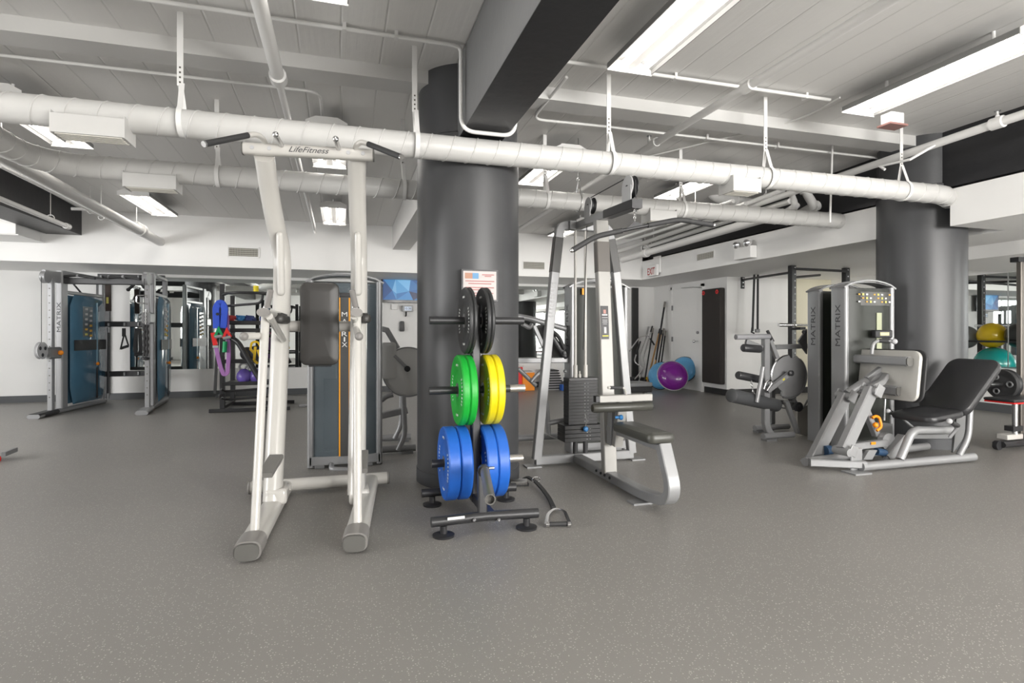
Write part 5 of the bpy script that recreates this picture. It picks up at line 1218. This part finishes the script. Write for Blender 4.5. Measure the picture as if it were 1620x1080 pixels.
for k, (w1, dz) in enumerate(((.09,.025),(.05,.036),(.215,.072),(.17,.090),(.21,.118),(.16,.134),(.20,.158),(.15,.174))):
    xx = q_.x+.06 if k < 2 else q_.x
    obj('notice_line', MB().box((xx-w1/2,3.9515,nh0-dz-.0035),(xx+w1/2,3.9528,nh0-dz+.0035)), mat('notice_red',(.40,.16,.15),.6), pg_)

# =================================================================== ACCESSORY RACK
RX0, RX1, RY0, RY1 = P(352,650,Y=8.95).x, P(441,650,Y=8.95).x, 8.95, 9.75
t = thing('accessory_rack','black steel accessory rack with shelves, bands and kettlebells by the mirror','rack',((RX0+RX1)/2,9.3,0))
for x in (RX0,RX1):
    for y in (RY0,RY1):
        up = obj('upright', MB().bar([(x,y,.04),(x,y,P(352,449,Y=RY0).z if y==RY0 and x==RX0 else 1.72)],.065,.065,up=(0,1,0),bv=.004), blkm, t)
for y in (RY0,RY1): obj('base_tube', MB().bar([(RX0-.16,y-.05,.03),(RX1+.16,y-.05,.03)],.07,.05,up=(0,0,1),bv=.004), blkm, t)
for x in (RX0,RX1): obj('base_tube', MB().bar([(x,RY0,.06),(x,RY1,.06)],.06,.05,up=(0,0,1),bv=.004), blkm, t)
for z in (P(380,606,Y=RY0).z, P(380,571,Y=RY0).z, P(380,522,Y=RY0).z, P(380,510,Y=RY0).z):
    sh = obj('shelf', MB().box((RX0,RY0-.02,z-.03),(RX1,RY1-.15 if z<.9 else RY1-.35,z)), blkm, t, bev=.004)
    obj('shelf_lip', MB().bar([(RX0,RY0-.03,z+.0),(RX1,RY0-.03,z+.0)],.02,.05), blkm, sh)
for yy_, dz in ((RY0-.05,0),(RY0-.35,-.02)):
    obj('chin_loop', MB().tube(bend([(RX0,RY0,1.70+dz),(RX0+.15,yy_,1.72+dz),(RX1-.15,yy_,1.72+dz),(RX1,RY0,1.66+dz)],.15,5),.02,10), blkm, t)
obj('chin_loop', MB().tube(bend([(RX0,RY0,1.52),(RX0+.1,RY0-.15,1.52),(RX1-.2,RY0-.25,1.56),(RX1-.18,RY0-.25,1.72)],.12,5),.018,10), blkm, t)
obj('yellow_wrap', MB().cyl(P(405,452,Y=8.72),P(405,464,Y=8.72),.035,12), mat('yellow_tape',(.8,.65,.02),.5), t)
obj('diagonal_tube', MB().tube(bend([P(362,533,Y=8.80),P(376,540,Y=8.75),P(412,602,Y=8.70)],.12,6),.038,14), blkm, t)
for z in (.18,.30): obj('lower_hook', MB().tube(bend([(RX0+.02,RY0-.22,z+.05),(RX0+.05,RY0-.05,z),(RX1-.1,RY0-.05,z+.03),(RX1-.02,RY0-.22,z+.10)],.06),.016,8), blkm, t)
obj('side_peg', MB().tube([(RX0-.02,RY0,.25),(RX0-.02,RY0-.25,.25)],.02,8), blkm, t); obj('side_peg', MB().tube([(RX0-.02,RY0,1.40),(RX0-.02,RY0-.25,1.40)],.02,8), blkm, t)
YH = 8.76
def loop(name, label, cat, pts, w_, th, m, Y_=YH, grp=None, r=.08, closed=False):
    tt = thing(name,label,cat,P(*pts[0],Y=Y_),grp); pp = bend([P(x,y,Y=Y_) for x, y in pts],r,6)
    obj('strap', MB().bar(pp,w_,th,up=(0,1,0),bv=.004), m, tt); return tt
loop('foam_collar','thick bright blue foam loop hanging at the left end of the accessory rack','exercise band',[(343,519),(342,486),(347,479),(351,479),(356,486),(354,519)],.085,.06,bandb)
loop('resistance_band','long lilac resistance band hanging in a loop from the accessory rack','exercise band',[(341,545),(348,578),(354,593),(360,590),(362,560),(359,500),(356,482)],.055,.012,bandp)
loop('resistance_band','dark narrow band hanging outermost at the left end of the accessory rack','exercise band',[(347,500),(343,560),(340,622)],.04,.01,rub,8.80)
def triangle_handle(name, label, x, y, m, s_=1):
    tt = thing(name,label,'cable handle',P(x,y,Y=YH-.05),'coloured triangular band handles on the accessory rack')
    obj('webbing_triangle', MB().bar([P(x-6*s_,y+13,Y=YH-.05),P(x,y,Y=YH-.05),P(x+6*s_,y+11,Y=YH-.05)],.035,.02,up=(0,1,0)), m, tt)
    obj('grip', MB().tube([P(x-6,y+13,Y=YH-.05),P(x+6,y+11,Y=YH-.05)],.022,10), mat('grip_grey',(.3,.3,.3),.5), tt); return tt
triangle_handle('band_handle','green triangular band handle just below the blue foam loop',346,520,greenp)
triangle_handle('band_handle','red triangular band handle just right of the green one',359,522,red_m)
tt = thing('band_handle','red webbing handle hanging lowest at the far left of the rack','cable handle',P(340,530,Y=YH)); obj('webbing', MB().bar([P(337,526,Y=YH-.02),P(341,546,Y=YH-.02)],.06,.03,up=(0,1,0)), red_m, tt); obj('buckle', MB().obox(P(341,548,Y=YH-.03),(.07,.03,.03)), paleg, tt)
tt = thing('band_handle','small green grip hanging below the red and green triangle handles','cable handle',P(356,550,Y=YH)); obj('grip', MB().tube([P(356,540,Y=YH-.03),P(355,557,Y=YH-.03)],.030,12), greenp, tt); obj('cord', MB().tube([P(356,528,Y=YH-.03),P(356,541,Y=YH-.03)],.008,6), rub, tt)
zs1 = P(380,510,Y=RY0).z
# folded straps on the upper shelf
for k, (px_, m_, lb) in enumerate(((366,redd,'small red and brown strap bundle on the upper shelf of the rack'),(382,mat('sky_webbing',(.05,.25,.55),.5),'crumpled bright blue strap bundle on the upper shelf of the rack'),(395,mat('navy_webbing',(.03,.05,.18),.5),'dark navy strap bundle at the right of the upper shelf'))):
    c_ = P(px_,506,Y=9.05); c_.z = zs1; m = MB(); random.seed(k+3)
    pts = [c_+V((.085*math.cos(a1*2.4)*(.4+.6*random.random()),.06*math.sin(a1*2.4),.02+.016*a1*.5)) for a1 in [j*.55 for j in range(18)]]
    m.bar(pts,.035,.016); single('strap_bundle', m, m_, lb, 'strap', 'strap bundles on the upper shelf')
def kettlebell(px_, py_, Y_, label, k=1.0, m=violet):
    c_ = P(px_,py_,Y=Y_); z0 = P(380,606,Y=RY0).z; r = .105*k
    tt = thing('kettlebell',label,'kettlebell',(c_.x,Y_,z0),'kettlebells on the low shelf')
    obj('bell', MB().lathe([(0,0),(r*.55,0),(r*.92,r*.45),(r,r*.85),(r*.9,r*1.35),(r*.55,r*1.75),(r*.38,r*1.9),(0,r*1.95)],(c_.x,Y_,z0),seg=28), m, tt)
    obj('handle', MB().tube(bend([(c_.x-r*.42,Y_,z0+r*1.6),(c_.x-r*.62,Y_,z0+r*2.3),(c_.x-r*.3,Y_,z0+r*2.7),(c_.x+r*.3,Y_,z0+r*2.7),(c_.x+r*.62,Y_,z0+r*2.3),(c_.x+r*.42,Y_,z0+r*1.6)],.06,5),.016,10), paleg, tt)
kettlebell(386,600,9.05,'glossy violet kettlebell on the low shelf, fully in view'); kettlebell(405,598,9.08,'violet kettlebell half hidden behind the dip tower post',.98); kettlebell(393,596,9.38,'small green kettlebell behind the violet ones',.8,greenp)
z2_ = P(380,571,Y=RY0).z
for px_, lb, r, m_ in ((391,'dark grey medicine ball on the middle shelf, left of the yellow straps',.10,mat('ball_charcoal',(.06,.06,.065),.5)),(405,'dark medicine ball on the middle shelf behind the yellow straps',.11,mat('ball_charcoal',(0,0,0)))):
    c_ = P(px_,560,Y=9.15); s = single('medicine_ball', MB().ball((c_.x,9.15,z2_+r),r), m_, lb, 'ball','medicine balls on the middle shelf')
tt = thing('suspension_strap','bright yellow suspension straps dangling at the middle shelf','strap',P(402,545,Y=8.80))
obj('strap_loop', MB().bar(bend([P(396,553,Y=8.80),P(398,541,Y=8.80),P(408,540,Y=8.80),P(412,548,Y=8.80)],.05),.03,.012,up=(0,1,0)), yball, tt)
for a_, b_ in (((396,552),(404,560)),((404,548),(402,570)),((408,553),(412,566)),((402,570),(408,575))): obj('strap_tail', MB().bar([P(*a_,Y=8.80),P(*b_,Y=8.80)],.035,.014,up=(0,1,0)), yball, tt)

# =================================================================== THINGS BY THE BACK WALL BEHIND THE CHEST PRESS
def pbox(name, label, cat, x0, x1, y0, y1, Yf, dep, m, grp=None, **k):
    a_, b_ = P(x0,y1,Y=Yf), P(x1,y0,Y=Yf); return single(name, MB().box((a_.x,Yf,max(a_.z,0.001)),(b_.x,Yf+dep,b_.z)), m, label, cat, grp, **k)
t = thing('storage_bin','red plastic bin by the back wall, peeking out right of the near column','bin',P(815,610,Z=0))
a_, b_ = P(806,611,Y=10.55), P(826,580,Y=10.55); obj('bin_body', MB().box((a_.x,10.5,.002),(b_.x,10.85,b_.z)), red_m, t, bev=.01); obj('bin_lid', MB().box((a_.x-.01,10.49,b_.z),(b_.x+.01,10.86,b_.z+.03)), mat('white_lid',(.6,.55,.52),.5), t)
t = thing('cardboard_box','orange box on the floor by the back wall behind the pulldown upright','box',P(836,613,Z=0))
a_, b_ = P(827,613,Y=10.45), P(846,589,Y=10.45); obj('box_body', MB().box((a_.x,10.45,.002),(b_.x,10.80,b_.z)), orange, t, bev=.006); obj('box_lid', MB().box((a_.x-.01,10.44,b_.z),(b_.x+.01,10.81,b_.z+.02)), mat('white_lid',(0,0,0)), t)
GS = 'step platforms stacked by the back wall'
zz = .002
for k in range(8):
    a_, b_ = P(865-k*.0,612,Y=10.4), P(893-k*1.2,612,Y=10.4); n_ = ['lowest','second from the bottom','third from the bottom','fourth from the bottom','fourth from the top','third from the top','second from the top','topmost'][k]
    tt = thing('aerobic_step','black step platform by the back wall, %s of the stack' % n_,'step platform',((a_.x+b_.x)/2,10.6,zz),GS)
    obj('step_top', MB().box((a_.x,10.4,zz+.022),(b_.x,10.8,zz+.048)), rub, tt, bev=.006); obj('step_base', MB().box((a_.x+.02,10.42,zz),(b_.x-.02,10.78,zz+.022)), mat('step_grey',(.4,.4,.4),.5), tt); zz += .0495
q_ = P(891,600,Y=10.3); s = single('foam_block', MB().obox((q_.x,10.3,.06),(.10,.15,.12)), mat('cobalt_foam',(.03,.12,.45),.6), 'small blue foam block beside the stack of step platforms','foam block', bev=.01)
q_ = P(848,576,Y=10.2); 
# =================================================================== FAR CORNER: BARS, SLED BITS, DOME TRAINERS
YK = 10.55
bk = thing('bar_holder','low black bar holder with a yellow cap in the far corner','rack',P(1015,612,Z=0))
a_, b_ = P(1001,612,Y=YK), P(1024,597,Y=YK); obj('holder_box', MB().box((a_.x,YK,.002),(b_.x,YK+.3,b_.z)), blkm, bk, bev=.008); obj('yellow_cap', MB().cyl(P(1022,600,Y=YK-.02),P(1022,596,Y=YK-.02),.03,12), yball, bk)
obj('holder_panel', MB().box((P(1053,560,Y=10.95).x,10.93,.002),(P(1059,560,Y=10.95).x,10.97,P(1055,532,Y=10.95).z)), blk, bk)
SG = 'long sticks leaning in the far corner'
for k, (x0_, y0_, x1_, y1_, m_, r, lb) in enumerate(((1031,600,1052,478,blkm,.020,'longest black stick leaning in the far corner, reaching highest'),(1022,597,1044,521,woodm,.018,'pale wooden stick leaning in the far corner, foremost'),(1028,600,1047,523,woodm,.015,'brown wooden stick leaning just behind the palest one'),(1036,602,1050,520,blkm,.017,'black stick leaning just right of the wooden ones'),(1041,603,1053,524,blkm,.016,'black stick leaning rightmost of the bundle'),(1018,590,1033,520,blkm,.016,'short black stick leaning leftmost of the bundle'))):
    b_ = P(x1_,y1_,Y=10.9-.05*k); b_ = b_ if b_.x < 6.58 else P(x1_,y1_,X=6.60); a_ = P(x0_,612+(k % 3),Z=.02); tt = thing('training_stick',lb,'stick',a_,SG); obj('shaft', MB().cyl(a_,b_,r,12), m_, tt)
    obj('stick_tip', MB().cyl(b_-(b_-a_).normalized()*.12,b_+(b_-a_).normalized()*.01,r*1.25,12), rub if m_ is woodm else mat('worn_steel',(0,0,0)), tt)
BGp = 'bent chrome cable bars in the far corner'
for k, (pts, lb) in enumerate((([(996,555),(1003,545),(1012,533),(1025,530),(1035,545)],'wide bent chrome bar leaning at the left of the far corner'),([(1010,612),(1014,585),(1011,565),(1022,535),(1026,517)],'upright bent chrome bar leaning before the sticks'),([(1008,608),(1020,580),(1018,566),(1028,530),(1032,516)],'crooked chrome bar leaning just right of the upright one'),([(1004,600),(1018,583),(1003,572),(1013,540)],'short kinked chrome bar low in the far corner'))):
    pp = [P(x,y,Y=YK-.05+.12*i) for i, (x, y) in enumerate(pts)]; tt = thing('cable_bar',lb,'cable bar',pp[0],BGp); obj('bar_shaft', MB().tube(bend(pp,.08,5),.013,10), chrome, tt)
    obj('bar_grip', MB().cyl(pp[-2]+(pp[-1]-pp[-2])*.35,pp[-1],.019,10), blk if k != 1 else steel, tt)
def dome(px_, py_, Y_, r, nrm, m, label, sy=.52):
    c_ = P(px_,py_,Y=Y_); tt = thing('balance_dome',label,'balance dome trainer',(c_.x,c_.y,0),'half-ball balance trainers leaning in the far corner'); n_ = V(nrm).normalized()
    prof = [(r*math.cos(a1),r*sy*math.sin(a1)) for a1 in [k*PI/2/10 for k in range(11)]]; prof[-1] = (0,r*sy)
    obj('dome', MB().lathe(prof,c_,n_,40), m, tt)
    obj('platform', MB().lathe([(0,-.06),(r*.92,-.06),(r*1.0,-.035),(r*1.04,-.0),(r*1.0,.01),(0,.012)],c_,n_,40), paleg if m is purp else blk, tt)
    for k in (.55,.72,.86):
        a1 = math.acos(k); obj('dome_ring', MB().tube([c_+n_*(r*sy*math.sin(a1)+.001)+(n_.orthogonal().normalized()*math.cos(j*PI/18)+n_.cross(n_.orthogonal().normalized())*math.sin(j*PI/18))*r*k for j in range(36)],.0035,6,closed=True), m, tt)
dome(1064,594,9.35,.285,(-.30,-.88,.36),purp,'glossy purple balance dome leaning in front of two blue ones',.60)
dome(1046,594,9.85,.27,(-.80,-.50,.22),lblue,'sky blue balance dome on edge, left of the purple one',.55)
dome(1082,584,P(1082,584,X=6.50).y,.25,(-.80,-.62,.25),lblue,'sky blue balance dome against the door wall, right of the purple one',.5)
t = thing('low_bench','low grey bench end with a black pad seen behind the pulldown roller','bench',P(1012,625,Z=0))
a_, b_ = P(1000,609,Y=7.6), P(1027,604,Y=7.6); obj('bench_frame', MB().box((a_.x-.2,7.5,b_.z-.06),(b_.x,7.85,b_.z)), silver, t, bev=.01); obj('bench_pad', MB().box((a_.x-.1,7.48,P(1000,621,Y=7.5).z),(b_.x-.02,7.80,b_.z-.06)), vinyl, t, bev=.012)
for x_ in (a_.x-.1,b_.x-.08): obj('bench_leg', MB().box((x_,7.6,0),(x_+.05,7.66,.36)), silverd, t)
# mat hanging on the wall beside the door
my0, my1_ = YA_+.04, P(1110,500,X=6.54).y; mz0, mz1 = P(1130,607,X=6.54).z, P(1128,456,X=6.54).z
t = thing('exercise_mat','long black exercise mat hanging on the wall beside the door, red eyelets on top','exercise mat',(6.58,(my0+my1_)/2,mz0))
mm_ = mat('mat_foam_black',(.038,.033,.030),.75,bump=.6,bscale=55)
mb = obj('mat_body', MB().box((6.54,my0,mz0),(6.645,my1_,mz1)), mm_, t, bev=.02)
for y in (my0+.09,my1_-.06): obj('eyelet', MB().lathe([(.016,0),(.040,0),(.040,.008),(.016,.008),(.016,0)],(6.541,y,mz1-.07),(-1,0,0),24,cap=False), red_m, t, label='red eyelet')
for k in range(9): obj('mat_rib', MB().box((6.536,my0+.02,mz0+.14+k*(mz1-mz0-.25)/9),(6.541,my1_-.02,mz0+.145+k*(mz1-mz0-.25)/9)), mm_, mb)
obj('mat_hook', MB().tube([(6.64,my1_-.0,mz1-.07),(6.60,my1_+.09,mz1-.07)],.006,8), steel, t)

# =================================================================== WALL RIG, BARBELL AND STRAPS
p1 = P(1253,640,Y=6.87); p2 = P(1338,640,Y=6.90)
t = thing('squat_rig','black steel wall rig with two drilled posts, behind the leg extension machine','exercise rack',((p1.x+p2.x)/2,6.9,0))
zt1 = P(1253,419,Y=6.87).z; zt1 = 2.145
for k, pp in enumerate((p1,p2)):
    po = obj('post', MB().bar([(pp.x,pp.y,.01),(pp.x,pp.y,zt1)],.085,.085,up=(0,1,0),bv=.006), blkm, t)
    for j in range(21):
        obj('post_hole', MB().lathe([(.012,0),(.012,.002)],(pp.x+(.015 if k==0 else 0),pp.y-.043,.15+j*.098),(0,-1,0),10), paleg if j>16 else silverd, po)
    obj('foot_plate', MB().box((pp.x-.1,pp.y-.1,0),(pp.x+.1,pp.y+.1,.012)), blkm, t)
obj('cross_bar', MB().tube([(p1.x,p1.y-.03,zt1-.05),(p2.x,p2.y-.03,zt1-.05)],.020,12), blkm, t)
obj('cross_bar', MB().tube([(p1.x,p1.y+.02,zt1-.18),(p2.x,p2.y+.5,zt1-.06)],.020,12), blkm, t)
wb = P(1176,433,Y=YA_-.03); wb.z = min(wb.z,2.10)
obj('cross_bar', MB().tube([(p1.x,p1.y,zt1-.10),wb],.020,12), blkm, t)
obj('wall_bracket', MB().box((wb.x-.035,YA_-.02,wb.z-.16),(wb.x+.035,YA_,wb.z+.06)), blkm, t)
for dz in (-.12,-.05,.03): obj('bracket_bolt', MB().lathe([(.014,0),(.014,.012)],(wb.x,YA_-.02,wb.z+dz),(0,-1,0),8), steel, t)
bz_ = P(1245,514,Y=6.72).z
for pp in (p1,p2): obj('bar_hook', MB().box((pp.x-.05,6.66,bz_-.07),(pp.x+.05,6.84,bz_-.028)), rub, t)
t = thing('barbell','chrome barbell resting on the hooks of the wall rig','barbell',(p1.x+.6,6.72,bz_))
obj('shaft', MB().cyl((p1.x-.12,6.72,bz_),(p2.x+.14,6.72,bz_),.015,14), chrome, t)
obj('sleeve', MB().cyl((p1.x-.38,6.72,bz_),(p1.x-.12,6.72,bz_),.026,14), chrome, t); obj('sleeve', MB().cyl((p2.x+.14,6.72,bz_),(p2.x+.40,6.72,bz_),.026,14), chrome, t)
for x in (p1.x-.12,p2.x+.12): obj('collar', MB().cyl((x,6.72,bz_),(x+.03,6.72,bz_),.038,14), steel, t)
YT = 8.15
t = thing('suspension_trainer','black suspension straps with handles hanging from the rig bar against the white wall','strap',P(1196,432,Y=YT))
for xt, xb in ((1193.5,1190.5),(1199,1198.5)): obj('strap', MB().bar([P(xt,431.5,Y=YT),P(xb,524,Y=YT)],.040,.012,up=(0,1,0)), rub, t)
obj('anchor_loop', MB().bar(bend([P(1193.5,434,Y=YT),P(1195,429.5,Y=YT),P(1198,429.5,Y=YT),P(1199,434,Y=YT)],.03),.04,.014,up=(0,1,0)), rub, t)
obj('strap_handle', MB().tube([P(1190,518,Y=YT),P(1189,525,Y=YT),P(1193,527,Y=YT)],.014,8), blk, t); obj('strap_buckle', MB().obox(P(1198,523,Y=YT-.03),(.08,.05,.06)), silver, t, bev=.01)

# =================================================================== BALL RACK (hidden behind the column, seen in the right-hand mirror)
t = thing('ball_rack','black two-tier ball rack seen reflected in the right-hand mirror','rack',(7.95,6.4,0))
for x in (7.75,8.15):
    for y in (5.9,7.0): obj('post', MB().bar([(x,y,0.0),(x,y,1.05)],.04,.04,up=(0,1,0)), blkm, t)
    for z in (.42,1.0): obj('side_rail', MB().bar([(x,5.9,z),(x,7.0,z)],.03,.03), blkm, t)
for y in (5.9,7.0):
    for z in (.40,.98): obj('end_rail', MB().bar([(7.75,y,z),(8.15,y,z)],.03,.03), blkm, t)
def gymball(y, z, r, m, lb): return single('exercise_ball', MB().ball((7.95,y,z+math.sqrt(max(0.0,r*r-.185**2))),r,seg=40), m, lb, 'exercise ball', 'exercise balls on the rack')
gymball(6.45,1.02,.20,yball,'yellow exercise ball on the ball rack, seen in the right mirror')
gymball(6.86,1.02,.19,gball,'silver exercise ball on the ball rack, seen in the right mirror beside the column')
gymball(6.05,1.02,.20,mat('ball_black',(.03,.03,.03),.3),'black exercise ball on the ball rack, seen at the right edge in the mirror')
gymball(6.42,.44,.27,teal,'teal exercise ball on the lower tier, seen in the right mirror')

# =================================================================== RIGHT EDGE: PLATE STAND AND ADJUSTABLE BENCH
q_ = P(1614,697,Z=0); YQ = q_.y
t = thing('plate_stand','tall upright stand at the right edge with a gripped weight plate on its peg','weight rack',(q_.x,YQ,0))
obj('post', MB().bar([(q_.x,YQ,.02),(q_.x,YQ,P(1614,408,Y=YQ).z)],.045,.05,up=(0,1,0)), mat('bronze_coat',(.16,.145,.13),.35,.5), t)
pz_ = P(1595,607,Y=YQ).z; xa = P(1559,608,Y=YQ).x
obj('peg', MB().cyl((xa,YQ,pz_),(q_.x,YQ,pz_),.022,14), steel, t)
obj('head_bracket', MB().obox((q_.x-.02,YQ,P(1612,411,Y=YQ).z),(.14,.08,.05)), blkm, t)
obj('stand_base', MB().bar([(q_.x-.10,YQ-.0,.05),(q_.x+.5,YQ,.05)],.08,.06), blkm, t)
xp = P(1583,607,Y=YQ).x
pt_ = thing('grip_plate','black weight plate with grip holes on the stand at the right edge','weight plate',(xp,YQ,pz_-.15))
obj('plate_body', MB().lathe([(.023,0),(.05,0),(.06,.006),(.105,.006),(.12,0),(.148,0),(.155,.008),(.155,.037),(.148,.045),(.12,.045),(.105,.036),(.06,.036),(.05,.045),(.023,.045),(.023,0)],(xp,YQ,pz_),(1,0,0),48,cap=False), rub, pt_)
for k in range(3):
    a1 = k*2*PI/3+1.0; obj('grip_rim', MB().tube([V((xp-.004,YQ+.085*math.cos(a1)+.026*math.cos(j*PI/6),pz_+.085*math.sin(a1)+.026*math.sin(j*PI/6))) for j in range(12)],.008,8,closed=True), silverd, pt_)
pt_ = thing('grip_plate','second black weight plate on the stand at the right edge, behind the first','weight plate',(xp+.06,YQ,pz_-.15))
obj('plate_body', MB().lathe([(.023,0),(.05,0),(.06,.006),(.105,.006),(.12,0),(.148,0),(.155,.008),(.155,.037),(.148,.045),(.023,.045),(.023,0)],(xp+.05,YQ,pz_),(1,0,0),48,cap=False), blk, pt_)
t = thing('adjustable_bench','black and red adjustable bench cut by the right edge of the photo','bench',P(1600,697,Z=0))
a_ = P(1581,630,Y=YQ-.25); bxx = a_.x
obj('bench_pad', MB().box((bxx,YQ-.38,a_.z-.03),(bxx+.9,YQ-.10,a_.z+.0)), vinyl, t, bev=.014); obj('red_piping', MB().box((bxx+.01,YQ-.375,a_.z-.045),(bxx+.89,YQ-.105,a_.z-.03)), red_m, t, bev=.004)
obj('seat_post', MB().cyl((bxx+.22,YQ-.25,.12),(bxx+.22,YQ-.25,a_.z-.04),.024,14), steel, t); obj('post_collar', MB().obox((bxx+.20,YQ-.25,.20),(.14,.08,.05)), blkm, t)
obj('bench_base', MB().bar([(bxx-.02,YQ-.26,.055),(bxx+.9,YQ-.26,.055)],.12,.06,bv=.02), blkm, t); obj('base_wheel', MB().lathe([(.0,-.02),(.045,-.02),(.045,.02),(0,.02)],(bxx-.04,YQ-.26,.047),(0,1,0),20), blk, t)
obj('white_guard', MB().obox((bxx+.13,YQ-.26,.125),(.22,.10,.05)), ivory, t, bev=.006); obj('red_knob', MB().ball((bxx+.27,YQ-.36,.12),.035,seg=14), red_m, t)
# bit of equipment cut by the left edge
q_ = P(8,728,Z=0)
t = thing('bench_foot','grey bench end with red rubber feet cut by the left edge of the photo','bench',q_)
obj('board', MB().bar([(q_.x-.9,q_.y+.04,.07),(q_.x+.03,q_.y+.02,.07)],.22,.025), mat('board_grey',(.28,.27,.26),.5), t); obj('edge_trim', MB().bar([(q_.x+.02,q_.y+.13,.07),(q_.x+.035,q_.y-.10,.07)],.03,.04), silverd, t)
for dx in (-.25,-.06): obj('rubber_foot', MB().lathe([(.035,0),(.04,.02),(.03,.055)],(q_.x+dx,q_.y-.02,0),seg=16), red_m, t)
# white air unit tucked beside the left beam, cable hanger of the rear duct
t = thing('air_unit','white boxed air unit under the ceiling at the far left edge','air unit',(-4.7,9.2,2.43))
obj('unit_casing', MB().box((-5.4,8.93,2.43),(-4.10,9.55,2.63)), wall_m, t, bev=.006); obj('unit_flange', MB().box((-5.42,8.90,2.415),(-4.06,9.58,2.43)), white_p, t); obj('unit_seam', MB().box((-4.30,8.925,2.44),(-4.295,8.93,2.62)), grill_m, t)
for x in (-5.2,-4.3): obj('unit_rod', MB().cyl((x,9.2,2.63),(x,9.2,zc(9.2)-.005),.006,8), steel, t)
hx = P(915,300,Y=D2Y).x
t = thing('cable_hanger','thin twisted wire hanging from the ceiling that splits around the rear duct','hanger',(hx,D2Y,D2Z))
a_ = V((hx,D2Y,zc(D2Y))); s_ = V((hx,D2Y,D2Z+.22))
obj('wire', MB().tube([a_,s_],.006,6), steel, t); obj('wire_knot', MB().ball(s_,.02,seg=10), steel, t)
obj('wire_loop', MB().tube([s_]+[V((hx,D2Y+.093*math.sin(k),D2Z+.093*math.cos(k))) for k in [math.radians(d_) for d_ in range(40,330,20)]]+[s_],.004,6), steel, t)
